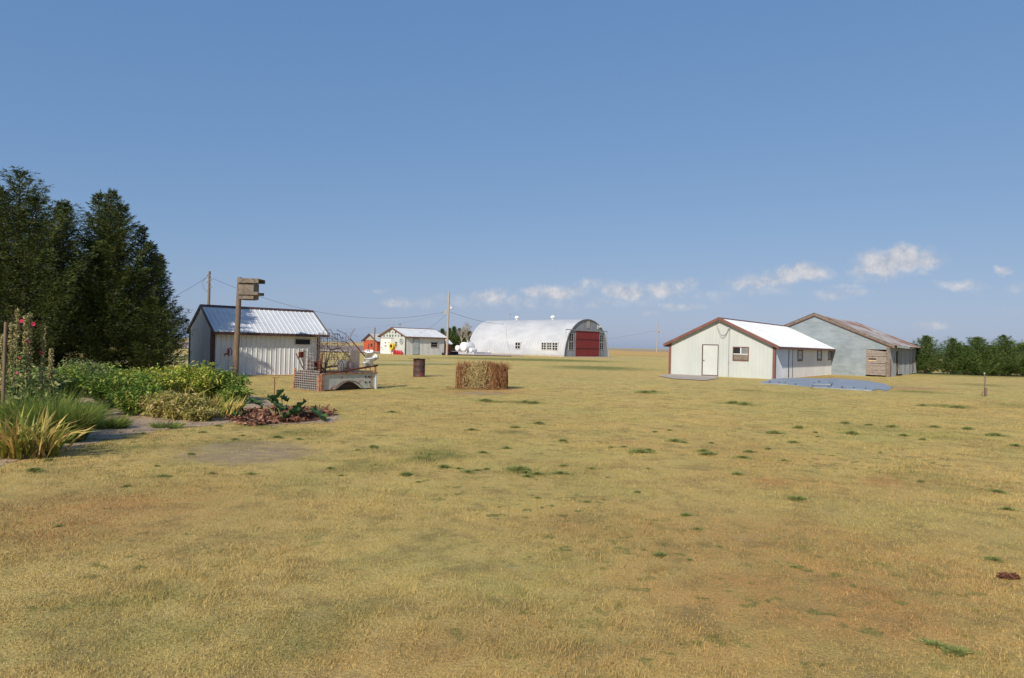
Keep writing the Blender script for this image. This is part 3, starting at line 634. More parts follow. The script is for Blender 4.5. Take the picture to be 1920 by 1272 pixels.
# sagging roof made of separate sheets
sl = (BR - BE) / (BW / 2); oe = .35; rf = MB(); rr = random.Random(8)
def sagz(x): return -.10 * math.sin(x / BL * math.pi) - .006 * x
nx = 60; XS = [-.22 + (BL + .4) * i / (nx * 4) for i in range(nx * 4 + 1)]
for s in (0, 1):
    vs = []
    for i, x in enumerate(XS):
        rb = .022 if i % 2 else 0
        for j in range(7):
            q = j / 6; y = -oe + (BW / 2 + oe) * q; zz = BE + (y) * sl + sagz(x) * (.3 + .7 * q) + rb + .03 - .015 * math.sin(x * 2.1 + j) * (1 - q) 
            vs.append((x, y if s == 0 else BW - y, zz))
    rf.add(vs, [((i * 7 + j), (i + 1) * 7 + j, (i + 1) * 7 + j + 1, i * 7 + j + 1) if s == 0 else ((i * 7 + j), i * 7 + j + 1, (i + 1) * 7 + j + 1, (i + 1) * 7 + j) for i in range(nx * 4) for j in range(6)])
roof3 = rf.build('roof', M['barnroof'], s3)
for s in (-1, 1):
    e = MB(); e.bar((-.2, BW / 2, BR - .06), (-.2, BW / 2 + s * (BW / 2 + oe), BE - oe * sl - .06), .03, .12); e.build('rake_board', M['wood'], s3)
    e = MB(); e.bar((-.17, BW / 2, BR - .15), (-.17, BW / 2 + s * (BW / 2 + oe), BE - oe * sl - .15), .03, .07); e.build('rake_board', surf('reddish_rake', (.24, .12, .09), (.32, .18, .13), .8, 5), s3)
for i in range(12):
    x = .4 + i * 1.25; e = MB(); e.bar((x, .1, BE - .04 + sagz(x) * .3), (x, -.30, BE - .30 * sl - .02 + sagz(x) * .3), .05, .11); e.build('rafter_tail', M['wood'], s3)
for x0, x1 in ((1.2, 4.6), (4.9, 7.2), (7.6, 9.4)):
    e = MB(); e.bar((x0, -.33, BE - .33 * sl - .05 + sagz(x0) * .3), (x1, -.33, BE - .33 * sl - .05 + sagz(x1) * .3), .025, .13); e.build('fascia', M['framew'] if x0 < 7 else M['wood'], s3)
# ---- small white shed with hose reel
f4 = Frame(-14.5, 94.47, R(138 - 90))
s4 = gable_shed('workshop_shed', 'small white shed with lettering in its gable and a pale blue side door', 'shed', f4, 7.22, 5.57, 2.62, 3.74, M['white'], M['white_side_lifted'], M['roofw'], M['trim'], .28, .25, .45, .17, .10, rib=.025)
a = f4.on(775, 635.5, 1, 0); b = f4.on(784.6, 665, 1, 0)
wall_box(s4, 'door_frame', M['trimd'], 'y', (a.x - .05, .02), (b.x + .05, a.z + .05), .02, .04)
d = wall_box(s4, 'door', surf('pale_blue_door', (.40, .45, .45), (.48, .53, .53), .5, 1.5), 'y', (a.x, .06), (b.x, a.z), .02, .055)
h = MB(); h.box((b.x - .1, -.08, 1.0), (.05, .05, .1)); h.build('handle', M['dark'], d)
a = f4.on(807, 641.5, 1, 0); b = f4.on(820.5, 651.8, 1, 0)
framed(s4, 'window', 'y', (a.x, a.z), (b.x, b.z), M['frame'], M['glass'], .07, .07, (0, 1))
a = f4.on(714.3, 634.8, 0, 0); b = f4.on(734, 664.4, 0, 0)
d = wall_box(s4, 'sliding_door', M['framew'], 'x', (b.y, .05), (a.y, a.z), .02, .06)
e = MB(); e.bar((-.07, b.y - .4, a.z + .08), (-.07, a.y + .1, a.z + .08), .04, .06); e.build('door_track', M['steel'], s4)
for px, py, w_, h_ in ((722.5, 643, .22, .22), (729, 642.3, .3, .07), (723, 649, .55, .12), (715.5, 652, .12, .2), (717.5, 656, .12, .16), (733, 659.5, .12, .12)):
    p = f4.on(px, py, 0, -.07); e = MB(); e.lathe([(0, 0), (w_ / 2, 0), (w_ / 2, .02), (0, .02)], (-.065, p.y, p.z), 8, Matrix.Rotation(R(-90), 3, 'Y') @ Matrix.Diagonal((h_ / w_, 1, 1))); e.build('door_badge', M['dark'], d)
a = f4.on(741.2, 640.5, 0, 0); b = f4.on(745.2, 650.8, 0, 0); framed(s4, 'window', 'x', (a.y, a.z), (b.y, b.z), M['frame'], M['glass'], .06, .06, (1, 2))
# letters
def text_mesh(ch, size):
    cu = bpy.data.curves.new('t', 'FONT'); cu.body = ch; cu.size = size; cu.extrude = .012; cu.align_x = 'CENTER'; cu.offset = .012
    o = bpy.data.objects.new('t', cu); COL.objects.link(o); dg = bpy.context.evaluated_depsgraph_get(); me = bpy.data.meshes.new_from_object(o.evaluated_get(dg)); bpy.data.objects.remove(o); return me
for row, py, xs in (('TIN', 625.2, (730.5, 736.2, 741.5)), ('AVOOV3N', 631.6, (720, 725.6, 731, 736.2, 741.6, 747.2, 752.8))):
    for ch, px in zip(row, xs):
        p = f4.on(px, py, 0, -.05); o = link('gable_letter', text_mesh(ch, .38), M['dark'], s4)
        o.matrix_local = Matrix.Translation((-.045, p.y, p.z)) @ Matrix.Rotation(R(-90), 4, 'Z') @ Matrix.Rotation(R(90), 4, 'X')
p = f4.on(752.6, 640.5, 0, -.05); wr = MB()
wr.tube([(-.06, p.y + .33 * math.cos(q), p.z + .36 * math.sin(q)) for q in [i * math.pi / 10 for i in range(21)]], .045, 6)
for k in range(5):
    q = k * math.pi * 2 / 5; wr.tube([(-.06, p.y, p.z), (-.06, p.y + .33 * math.cos(q), p.z + .35 * math.sin(q))], .02, 5)
tag(wr.build('wall_wheel', M['steel']), 'round spoked wheel hung on the white gable right of the small window', 'wheel').matrix_world = f4.M
# hose reel
p = f4.on(735.3, 650, 0, -.25); hr = empty('hose_reel', (0, 0, 0), 0, 'coiled yellow hose on a reel hung on the white gable', 'hose'); hr.matrix_world = f4.M @ Matrix.Translation(p)
e = MB()
for k in range(7):
    x = -.18 + k * .06
    for r_ in (.30, .36, .42): e.tube([(x, r_ * math.cos(q), (r_ + .04) * math.sin(q)) for q in [i * math.pi / 9 for i in range(19)]], .034, 5)
e.build('hose', M['yellow'], hr); e = MB(); e.lathe([(0, -.22), (.12, -.22), (.12, .24), (0, .24)], (0, 0, 0), 12, Matrix.Rotation(R(90), 3, 'Y')); e.build('hub', M['dark'], hr)
e = MB(); e.tube([(-.1, .3, -.35), (-.12, .32, -.8), (-.1, .25, -1.25)], .03, 5); e.build('hose_end', M['yellow'], hr)
for px, sc_, lab in ((738.9, 1.25, 'largest red fuel can, leftmost of the row under the hose reel'), (744.5, 1, 'red fuel can second from the left in the row by the gable'), (748, 1, 'red fuel can third from the left in the row by the gable'), (751.8, 1, 'red fuel can, rightmost tall one of the row by the gable'), (756, .45, 'tiny red container near the corner of the white gable')):
    p = f4.on(px, 664.8, 0, -.35); t = empty('fuel_can', (0, 0, 0), 0, lab, 'fuel can', 'red fuel cans beside the white gable'); t.matrix_world = f4.M @ Matrix.Translation((p.x, p.y, 0)) @ Matrix.Scale(sc_, 4)
    e = MB(); e.lathe([(0, 0), (.125, 0), (.13, .03), (.13, .45), (.11, .52), (.04, .58), (0, .58)], seg=14); e.build('body', M['redp'], t)
    e = MB(); e.tube([(0, -.09, .5), (0, -.07, .64), (0, .07, .64), (0, .09, .5)], .018, 6); e.build('handle', M['redp'], t)
    e = MB(); e.lathe([(0, 0), (.035, 0), (.035, .07), (0, .07)], (0, .0, .57), 8); e.build('cap', M['dark'], t)
# weather vane and ornament on roof
for px, pt_, Yx, lab in ((734.3, 599.5, 0.1, 'tall weather vane at the front peak of the small white shed'), (743.8, 608.5, 1.2, 'short round ornament on the ridge just behind the weather vane')):
    base = f4.M @ Vector((Yx, 5.57 / 2, 3.76)); hgt = A(px, pt_, base.y).z - base.z
    t = empty('weather_vane', base, 0, lab, 'weather vane'); e = MB(); e.tube([(0, 0, 0), (0, 0, hgt)], .025, 6); e.build('pole', M['steel'], t); e = MB()
    if hgt > .7: e.bar((-.35, 0, hgt * .55), (.35, 0, hgt * .55), .03); e.bar((-.25, 0, hgt * .95), (.25, 0, hgt * .95), .02, .08); e.add([(.25, 0, hgt * .85), (.42, 0, hgt * .95), (.25, 0, hgt * 1.05), (.25, .02, hgt * .95)], [(0, 1, 2), (0, 2, 3)])
    else: e.lathe([(0, -.14), (.13, -.08), (.17, 0), (.13, .08), (0, .14)], (0, 0, hgt), 10); e.tube([(-.25, 0, hgt * .6), (.25, 0, hgt * .6)], .02)
    e.build('vane', M['steel'], t)
# tiny shed behind
f6 = Frame(A(832, 640, 103).x, 103, R(48))
s6 = gable_shed('red_outbuilding', 'small red outbuilding with white roof edge mostly hidden behind the hose reel shed', 'shed', f6, 1.5, 1.6, 1.75, 2.3, M['redwood'], M['redwood'], M['roofw'], M['framew'], .15, .12, .12, .12, 0)
# ---- red shed
f5 = Frame(-22.97, 118.3, R(137.8 - 90))
s5 = gable_shed('red_shed', 'old red board shed with tan gable boards left of the small white shed', 'shed', f5, 6.0, 3.85, 1.90, 3.05, M['redwood'], M['redwood'], surf('grey_tin_roof', (.36, .38, .37), (.46, .48, .46), .6, 1.5), None, .25, .3, .3, .15, 0, .18)
e = MB()
e.prism([(-.04, .12, 1.95), (-.04, 3.73, 1.95), (-.04, 1.925, 2.96)], (-.03, 0, 0)); e.build('gable_board', surf('tan_boards', (.30, .25, .17), (.40, .34, .24), .85, 5, vscale=(1, 6, .5)), s5)
for s in (-1, 1): e = MB(); e.bar((-.34, 1.925, 3.0), (-.34, 1.925 + s * 2.2, 1.70), .05, .22); e.build('rake_board', M['trimd'], s5)
a = f5.on(695, 644, 0, 0); b = f5.on(698.5, 651, 0, 0); framed(s5, 'window', 'x', (a.y, a.z), (b.y, b.z), M['wood'], M['glass'], .06, .06)
wall_box(s5, 'door', surf('dark_red_door', (.26, .05, .025), (.34, .07, .03), .8, 4, vscale=(1, 6, .6)), 'y', (.8, .05), (2.0, 1.7), .02, .06)

# ---- arched steel building
QX, QY, QTH = 8.28, 110.22, R(47.3); QW, QL, QH = 12.2, 22.2, 6.22
fq = Frame(QX, QY, QTH)
q = empty('quonset_building', (QX, QY, 0), QTH, 'long arched white steel building with red doors in its grey end wall', 'building')
def arc(t, k=0.0): return (QW / 2 - (QW / 2 + k) * math.cos(t), (QH + k) * math.sin(t) ** .96)
n = 48; sh = MB(); vs = []; ys = []
y = 0
while y <= QL + 1e-3:
    ys += [(y, 0.0), (y + .06, .05), (y + .12, .0)]; y += .61
ys = [t_ for t_ in ys if t_[0] < QL] + [(QL, 0)]
for (y, k) in ys:
    for i in range(n + 1): x, z = arc(math.pi * i / n, k * .5); vs.append((x, y - .12, z))
sh.add(vs, [((j) * (n + 1) + i, (j + 1) * (n + 1) + i, (j + 1) * (n + 1) + i + 1, j * (n + 1) + i + 1) for j in range(len(ys) - 1) for i in range(n)])
shell = sh.build('arched_shell', M['quon'], q)
en = MB()
def endx(u): 
    c = (QW / 2 - u) / (QW / 2); c = max(-1, min(1, c)); return max(0.02, (QH) * max(0, math.sin(math.acos(c))) ** .96)
ribbed(en, (0.02, 0, 0), (1, 0, 0), (0, 0, 1), (0, -1, 0), QW - .04, 0, lambda u: endx(u + .02) - .02, .16, .015, None, .03, .03); en.build('end_wall', M['quonend'], q)
eb = MB(); ribbed(eb, (QW - .02, QL - .1, 0), (-1, 0, 0), (0, 0, 1), (0, 1, 0), QW - .04, 0, lambda u: endx(u + .02) - .02, .3, .015); eb.build('end_wall', M['quonend'], q)
rm = MB(); rm.tube([(arc(math.pi * i / 40, .02)[0], -.13, arc(math.pi * i / 40, .02)[1]) for i in range(41)], .05, 6); rm.build('arch_rim', M['steel'], q)
a = fq.on(1079.5, 621, 1, 0); b = fq.on(1122, 667, 1, 0)
dx0, dx1, dzt = a.x, b.x, (fq.on(1100, 621.5, 1, 0)).z
dm = (dx0 + dx1) / 2
for x0, x1 in ((dx0, dm - .02), (dm + .02, dx1)):
    e = MB(); nn = 9
    for i in range(nn):
        u0 = x0 + (x1 - x0) * i / nn; e.bb((u0 + .008, -.05, .1), (u0 + (x1 - x0) / nn - .008, -.10, dzt))
    dd = e.build('sliding_door', M['reddoor'], q)
    e = MB()
    for fz in (.31, .66): e.bb((x0, -.10, dzt * fz), (x1, -.135, dzt * fz + .16))
    e.build('cross_rail', surf('dark_red_rail', (.10, .015, .015), (.14, .022, .02), .6, 3), dd)
for ja_, jb_ in ((dx0 - .28, dx0 - .03), (dx1 + .03, dx1 + .28)): e = MB(); e.bb((ja_, -.05, .05), (jb_, -.09, dzt)); e.build('door_jamb', M['quonend'], q)
a = fq.on(1061, 618.5, 1, -.2); b = fq.on(1138.5, 622.5, 1, -.2); tz = dzt + .12
e = MB(); e.bar((a.x, -.2, tz), (b.x, -.2, tz), .08, .14); e.bar((a.x, -.2, tz), (a.x + .1, -.2, tz - 1.1), .05); e.bar((b.x, -.2, tz), (b.x - .1, -.2, tz - 1.1), .05); e.build('door_track', M['steel'], q)
for px0, px1, y0, y1 in ((1067, 1074.3, 626, 656), (1125, 1131, 629, 656)):
    a = fq.on(px0, (y0), 1, 0); b = fq.on(px1, y1, 1, 0)
    z0, z1 = b.z, fq.on((px0 + px1) / 2, y0, 1, 0).z; zm = (z0 + z1) / 2
    for (za, zb) in ((z0, zm - .1), (zm + .1, z1)): framed(q, 'window', 'y', (a.x - .08, za - .05), (b.x + .08, zb + .05), M['frame'], M['glass'], .06, .06, (1, 2))
p = fq.on(1102.7, 608, 1, 0); e = MB()
for dx in (-.3, .0, .3): e.bb((p.x + dx - .05, -.03, p.z - .65), (p.x + dx + .05, -.07, p.z + .65))
e.build('vent_louvre', M['frame'], q)
p = fq.on(1121, 613, 1, 0); e = MB(); e.bb((p.x - .12, -.03, p.z - .4), (p.x + .02, -.1, p.z + .3)); e.box((p.x + .35, -.2, p.z), (.2, .25, .2)); e.build('yard_light', M['framew'], q)
def side_win(px0, px1, y0, y1, bars, nm='window'):
    a = fq.on(px0, y0, 0, 0.15); b = fq.on(px1, y1, 0, 0.15); e = MB(); g = MB(); o0, o1 = sorted((a.y, b.y)); z0, z1 = sorted((a.z, b.z))
    g.bb((-.02, o0 + .06, z0 + .06), (.9, o1 - .06, z1 - .06))
    for yy in [o0 + (o1 - o0) * k / (bars[0] + 1) for k in range(bars[0] + 2)]: e.bb((-.05, yy - .035, z0), (.9, yy + .035, z1))
    for zz in [z0 + (z1 - z0) * k / (bars[1] + 1) for k in range(bars[1] + 2)]: e.bb((-.045, o0, zz - .03), (.9, o1, zz + .03))
    e.bb((-.1, o0 - .06, z1 + .02), (1.0, o1 + .06, z1 + .06))
    o = e.build(nm, M['framew'], q); g.build('pane', M['glass'], o); return o
side_win(967.5, 976.5, 642.5, 654.5, (1, 1)); side_win(1016.5, 1025, 643, 656, (1, 2)); side_win(1027, 1035, 643, 656, (1, 2)); side_win(1037, 1046.5, 643, 657, (1, 2))
for px, py in ((969.3, 595), (1036.7, 593.3)):
    best = min((abs(((lambda w: (w - EYE).dot(cam_r) / (w - EYE).dot(fw) * F_PX + 960)(fq.M @ Vector((QW / 2, yy, QH + .5)))) - px), yy) for yy in [i * .1 for i in range(3, 220)])[1]
    e = MB(); e.lathe([(.24, -.1), (.24, .25), (.40, .28), (.44, .42), (.40, .58), (.30, .62), (.25, .72), (0, .76)], (QW / 2, best, QH), 16); e.build('roof_ventilator', M['galv'] if 0 else M['tank'], q)
yy = 17.5; e = MB(); e.tube([(QW / 2, yy, QH - .1), (QW / 2, yy, QH + 1.3)], .03, 5); e.bar((QW / 2 - .4, yy, QH + 1.1), (QW / 2 + .4, yy, QH + 1.1), .04); e.bar((QW / 2, yy - .4, QH + .8), (QW / 2, yy + .4, QH + .8), .04); e.build('roof_antenna', M['steel'], q)
e = MB(); e.bb((-.25, -.3, 0), (QW + .25, -.2, .10)); e.bb((-.25, -.2, 0), (-.12, QL, .2)); e.build('footing', M['concrete'], q)
e = MB(); p = fq.on(918.5, 661, 0, -.2); e.lathe([(0, 0), (.12, 0), (.12, .5), (0, .55)], (0, 0, 0), 8); o = tag(e.build('pipe_stub', M['tank']), 'short white pipe stub beside the long wall of the arched building', 'pipe'); o.matrix_world = fq.M @ Matrix.Translation((-.5, p.y, 0))

# ---- fuel tanks
TR = R(47.3)   # axes parallel to the building's end wall
def tank(px, py_base, Y, r, L, zc, label, legs=True):
    p = A(px, 650, Y); t = empty('storage_tank', (p.x, p.y, 0), TR, label, 'tank', 'white fuel tanks left of the arched building'); e = MB()
    Rx = Matrix.Rotation(R(90), 3, 'Y')
    e.lathe([(0, -.06), (r * .6, -.04), (r * .97, 0), (r, .04), (r, L - .04), (r * .97, L), (r * .6, L + .04), (0, L + .06)], (0, 0, zc), 28, Rx); e.build('shell', M['tank'], t)
    for x in (L * .2, L * .8): e = MB(); e.bb((x - .05, -r * .7, .3), (x + .05, r * .7, zc - r * .6)); e.build('saddle', M['tank'], t)
    e = MB(); e.lathe([(0, 0), (.09, 0), (.09, .2), (.13, .22), (.13, .3), (0, .3)], (L * .55, 0, zc + r - .03), 10); e.build('filler_cap', M['framew'], t); return t
tank(856.8, 0, 116, .48, 1.6, .95, 'smallest white tank, leftmost of the three fuel tanks')
tk = tank(868, 0, 114, .76, 2.0, 1.22, 'biggest white fuel tank with a red pump on top')
e = MB(); e.tube([(1.3, 0, 1.95), (1.3, 0, 2.2)], .04, 6); e.tube([(.95, 0, 2.36), (1.25, 0, 2.22), (1.55, 0, 2.26), (1.7, 0, 2.1)], .06, 6); e.build('pump', M['redpaint'], tk)
tank(882, 0, 111, .38, 1.2, .72, 'low white tank, rightmost of the three fuel tanks')
for (x0, x1, Y, lab) in ((848, 888, 112.5, 'low white containment wall under the fuel tanks'), (887.5, 909, 111, 'low greyish tank stand wall right of the fuel tanks')):
    a = A(x0, 650, Y); b = A(x1, 650, Y + 2.5); t = MB(); t.bar((a.x, a.y, .2), (b.x, b.y, .2), .1, .4); t.bar((a.x, a.y, .41), (b.x, b.y, .41), .16, .05)
    t.bar((b.x, b.y, .2), (b.x + 1., b.y + 1.4, .2), .1, .4)
    tag(t.build('containment_wall', M['tank']), lab, 'wall')
# tractor tyre on the ground
p = A(849.5, 650, 107.5); t = empty('tractor_tyre', (p.x, p.y, 0), 0, 'black tractor tyre lying flat between the pole and the tanks', 'tyre')
e = MB(); e.lathe([(.42, .08), (.46, 0), (.74, 0), (.8, .1), (.8, .38), (.74, .46), (.46, .46), (.42, .38), (.42, .08)], seg=28); e.build('tread', M['black'], t)
e = MB()
for k in range(18): 
    a_ = k * math.pi / 9; e.box((.8 * math.cos(a_), .8 * math.sin(a_), .23), (.07, .08, .4), a_ + .2)
e.build('lug', M['black'], t)
e = MB(); e.lathe([(.3, .1), (.33, 0), (.5, 0), (.55, .08), (.55, .3), (.5, .36), (.33, .36), (.3, .3), (.3, .1)], seg=20); o = tag(e.build('old_tyre', M['black']), 'smaller black tyre against the corner of the hose reel shed', 'tyre'); p = A(836, 650, 99.5); o.location = (p.x, p.y, 0)

# ------------------------------------------------------------------ poles and wires
def pole(name, base, top, r0, r1, mat, label, cat='utility pole', group=None, parts=None):
    t = empty(name, base, 0, label, cat, group); e = MB(); d = Vector(top) - Vector(base)
    e.tube([(0, 0, 0), d * .5, d], [r0, (r0 + r1) / 2, r1], 10); e.build('shaft', mat, t); return t, d
Y = 74; b0 = A(388, 700, Y); tp = A(393, 509, Y); P1 = (b0.x, Y, 0)
t, d = pole('utility_pole', P1, tp, .17, .12, M['polewood'], 'brown utility pole rising behind the left metal shed', group='utility poles')
for k, zz in enumerate((516, 524, 529, 538)):
    z = A(392, zz, Y).z; e = MB(); e.lathe([(0, -.05), (.09, -.05), (.06, 0), (.09, .05), (0, .08)], (d.x * z / d.z + (.22 if k % 2 else -.22), -.05, z), 8); e.bar((d.x * z / d.z - .25, -.05, z - .06), (d.x * z / d.z + .25, -.05, z - .06), .05); e.build('insulator', M['steel'], t)
e = MB(); e.tube([(d.x - .2, 0, d.z - .5), (d.x - .75, 0, d.z - 1.2), (d.x - .55, 0, d.z - 1.9), (d.x - .1, 0, d.z - 2.2)], .02, 4); e.build('drop_wire', M['cable'], t)
Y2 = 93.2; b2 = A(837.8, 664, Y2); tp2 = A(842.3, 548, Y2)
t, d = pole('utility_pole', (b2.x, Y2, 0), tp2, .16, .11, M['palepole'], 'pale utility pole at the corner of the hose reel shed', group='utility poles')
z = A(847, 577, Y2).z; e = MB(); e.tube([(d.x * .8, 0, z + .1), (d.x * .8 + .3, 0, z + .25), (d.x * .8 + .35, 0, z)], .03, 5); e.lathe([(0, .12), (.12, .08), (.2, -.1), (.1, -.2), (0, -.2)], (d.x * .8 + .36, 0, z - .02), 12); e.build('yard_lamp', M['framew'], t)
z = A(836, 586, Y2).z; e = MB(); e.box((d.x * .7 - .35, 0, z), (.35, .2, .6)); e.bar((d.x * .7 - .6, 0, z + .2), (d.x * .7 + .1, 0, z + .2), .05); e.build('service_head', M['steel'], t)
Y3 = 290; b3 = A(1231.5, 655, Y3); tp3 = A(1233.6, 603, Y3)
t, d = pole('utility_pole', (b3.x, Y3, 0), tp3, .28, .2, M['palepole'], 'distant utility pole on the wheat field left of the wide white shed', group='utility poles')
e = MB(); e.bar((d.x - 1., 0, d.z - 2.6), (d.x + 1., 0, d.z - 2.6), .15); e.lathe([(0, 0), (.35, 0), (.35, 1.1), (0, 1.1)], (d.x + .4, 0, d.z - 4.6), 8); e.build('crossarm', M['palepole'], t)
def wire(a, b, sag, label, r=.02, n=26):
    e = MB(); a, b = Vector(a), Vector(b)
    e.tube([a.lerp(b, i / n) - Vector((0, 0, sag * 4 * (i / n) * (1 - i / n))) for i in range(n + 1)], r, 5)
    tag(e.build('overhead_wire', M['cable']), label, 'wire', 'overhead wires')
wire(A(398, 522, 74), A(834, 585, Y2), 2.25, 'long sagging wire between the two nearer utility poles', .017)
wire(A(388, 520, 74), A(250, 592, 66), .25, 'wire running from the brown pole down into the cedars', .018)
wire(A(845, 585.5, Y2), A(945, 608, 121), .35, 'wire from the pale pole down to the arched building roof', .02)
wire(A(836, 590, Y2), f4.M @ Vector((3.2, 1.0, 3.05)), .3, 'short slack wire from the pale pole down to the small shed roof', .015)
wire(A(835, 588, Y2), A(560, 610, 150), 1.4, 'faint thin wire from the pale pole away to the far left', .009)
wire(A(1232, 620, Y3), A(1095, 640, 330), .5, 'far wire from the distant pole towards the arched building', .03)
# dark post by the red shed
b = A(700.4, 660, 104); tp = A(703.3, 614.8, 104)
pole('wooden_post', (b.x, 104, 0), tp, .11, .08, M['polewood'], 'dark bare post in front of the red shed', 'post')

# ---- bird house pole
bp = G(441, 707.5); tp = A(449.6, 520.5, bp.y)
t, d = pole('bird_house_pole', bp, tp, .135, .10, M['polewood'], 'thick brown wooden pole in front of the left metal shed', 'pole')
Yb = bp.y
hb = empty('bird_house', A(465, 547, Yb - .02), 0, 'grey weathered wooden bird house fixed to the top of the thick pole', 'bird house')
k = Yb / F_PX; w2 = 28 * k
def bx(e, px0, px1, py0, py1, y0, y1):
    a = A(px0, py0, Yb) - hb.location; b = A(px1, py1, Yb) - hb.location; e.bb((a.x, y0, a.z), (b.x, y1, b.z)); return e
e = MB(); bx(e, 453.2, 480, 531.5, 562, -.30, .34); e.build('box', M['wood'], hb)
e = MB(); bx(e, 452, 491, 523.3, 532.5, -.40, -.36); bx(e, 452, 491, 523.3, 531.5, .38, .42); bx(e, 452, 491, 523.5, 525.2, -.36, .38); e.build('roof_board', M['wood'], hb)
e = MB(); bx(e, 453, 489.5, 548, 554.5, -.36, -.30); bx(e, 480, 489.5, 552.5, 554.5, -.30, .34); bx(e, 453, 489.5, 548, 554.5, .34, .38); e.build('perch_ledge', M['wood'], hb)
e = MB(); bx(e, 455, 478, 562.0, 563.3, -.2, .25); e.build('floor_board', M['barnwood'], hb)
e = MB()
for px in (460, 471):
    c = A(480, 541, Yb) - hb.location; e.lathe([(0, 0), (.05, 0), (.05, .004), (0, .004)], (c.x + .001, (px - 465) * .03, c.z), 12, Matrix.Rotation(R(90), 3, 'Y'))
e.build('entrance_hole', M['dark'], hb)
# ---- hydrant by the shed
hp = f1.M @ Vector((.62, -.35, 0)); t = empty('water_hydrant', (hp.x, hp.y, 0), 0, 'red hand hydrant on a thin pipe at the left corner of the narrow shed', 'hydrant')
e = MB(); e.tube([(0, 0, 0), (0, 0, .95)], .022, 6); e.build('pipe', M['steel'], t)
e = MB(); e.tube([(0, 0, .9), (0, 0, 1.12), (-.03, 0, 1.22)], [.05, .06, .04], 8); e.tube([(0, 0, 1.0), (-.14, 0, .98), (-.18, 0, .9)], .035, 6); e.build('head', M['redpaint'], t)
e = MB(); e.tube([(0, 0, 1.2), (.08, 0, 1.27), (.15, 0, 1.1), (.12, 0, .92)], .025, 6); e.build('handle', M['redpaint'], t)

# ------------------------------------------------------------------ drum with lid
dp = G(785.5, 706.5); t = empty('oil_drum', dp, 0, 'rusty dark red oil drum standing alone on the lawn', 'barrel')
e = MB(); r_ = .29; prof = [(0, 0), (r_, 0), (r_ + .012, .015), (r_, .03)]
for zc in (.30, .58): prof += [(r_, zc - .03), (r_ + .014, zc), (r_, zc + .03)]
prof += [(r_, .85), (r_ + .012, .865), (r_, .88), (r_ - .03, .87), (0, .87)]
e.lathe(prof, seg=40); e.build('body', M['drum'], t)
o = MB(); th0 = .03
o.prism([(x, y, .889) for x, y in [(-.55, -.2), (-.5, -.33), (-.1, -.36), (.3, -.31), (.5, -.28), (.56, .0), (.47, .3), (0, .35), (-.46, .3)]], (0, 0, .006))
o.box((-.03, -.1, .91), (.12, .14, .03)); o = tag(o.build('metal_sheet', M['drum']), 'thin metal sheet lying across the top of the rusty drum', 'sheet'); o.location = dp

# ------------------------------------------------------------------ straw stack
sp = G(904, 729.5); stk = empty('straw_stack', sp, R(3), 'block of upright brown and pale straw bundles standing on the lawn', 'straw stack')
def strands(P0, P1, w, jit):
    n = len(P0); mid = (P0 + P1) / 2 + rng.normal(size=(n, 3)) * jit
    S = unit(np.cross(P1 - P0, rng.normal(size=(n, 3)))) * w
    a = np.stack([P0 - S, P0 + S, mid + S, mid - S], 1); b = np.stack([mid - S, mid + S, P1 + S * .4, P1 - S * .4], 1)
    return np.concatenate([a, b], 0).reshape(-1, 3)
def bundle(cx, cy, r, h, n, mat, top=.06, name='straw_bundle', spread=1.0, z0=0.0, base=1.12):
    a = rng.random(n) * 6.283; q = np.sqrt(rng.random(n)) * .55 + .5
    ra = r * q; P0 = np.stack([cx + np.cos(a) * ra * base, cy + np.sin(a) * ra * .8 * base, np.full(n, z0)], 1)
    a2 = a + rng.normal(size=n) * .45
    P1 = np.stack([cx + np.cos(a2) * ra * spread, cy + np.sin(a2) * ra * .8 * spread, z0 + h * (1 - top * 2 * rng.random(n) + top)], 1)
    lo = rng.random(n) * .5; hi = np.minimum(1, lo + .3 + rng.random(n) * .6); Q0 = P0 + (P1 - P0) * lo[:, None]; Q1 = P0 + (P1 - P0) * hi[:, None]
    V = strands(Q0, Q1, .006, .012)
    r1 = rng.random(n); return np_mesh(name, V, 4, mat, stk, {'rnd': np.concatenate([r1, r1])})
def core(cx, cy, r, h):
    e = MB(); e.lathe([(0, 0), (r * 1.0, 0), (r * .92, h * .5), (r * .85, h * .9), (r * .5, h * .96), (0, h * .97)], (cx, cy, 0), 14, Matrix.Diagonal((1, .8, 1))); return e
COR = surf('straw_core', (.12, .06, .03), (.24, .13, .06), .95, 9, vscale=(8, 8, .8), bmp=1, bscale=30)
for cx, cy, r, h, mt_, top in ((-.74, -.05, .21, .82, 'strawb', .08), (-.47, .05, .19, .86, 'strawb', .12), (-.24, -.02, .19, .92, 'straw', .16), (-.03, -.08, .18, .94, 'straw', .14), (.15, .03, .15, .97, 'strawb', .1), (.36, -.10, .18, .92, 'strawb', .10), (.57, .04, .16, .86, 'strawb', .08),
        (.78, .12, .15, .78, 'strawb', .08), (-.6, .4, .24, .82, 'strawb', .06), (-.2, .42, .25, .88, 'strawb', .1), (.2, .42, .25, .9, 'straw', .1), (.6, .42, .24, .84, 'strawb', .06)):
    b = bundle(cx, cy, r * 1.12, h, 2600 if cy < .2 else 900, M[mt_], top)
    core(cx + rng.normal() * .02, cy + rng.normal() * .03, r * .86, h * .93).build('bundle_core', COR, b)
a = rng.random(900) * 6.283; rr_ = np.sqrt(rng.random(900)); P0 = np.stack([np.cos(a) * rr_ * .75 * .9, .15 + np.sin(a) * rr_ * .4, .78 + rng.random(900) * .08], 1)
P1 = P0 + np.stack([rng.normal(size=900) * .12, rng.normal(size=900) * .1, rng.random(900) * .2], 1); r1 = rng.random(900)
np_mesh('loose_straw', strands(P0, P1, .006, .02), 4, M['straw'], stk, {'rnd': np.concatenate([r1, r1])})
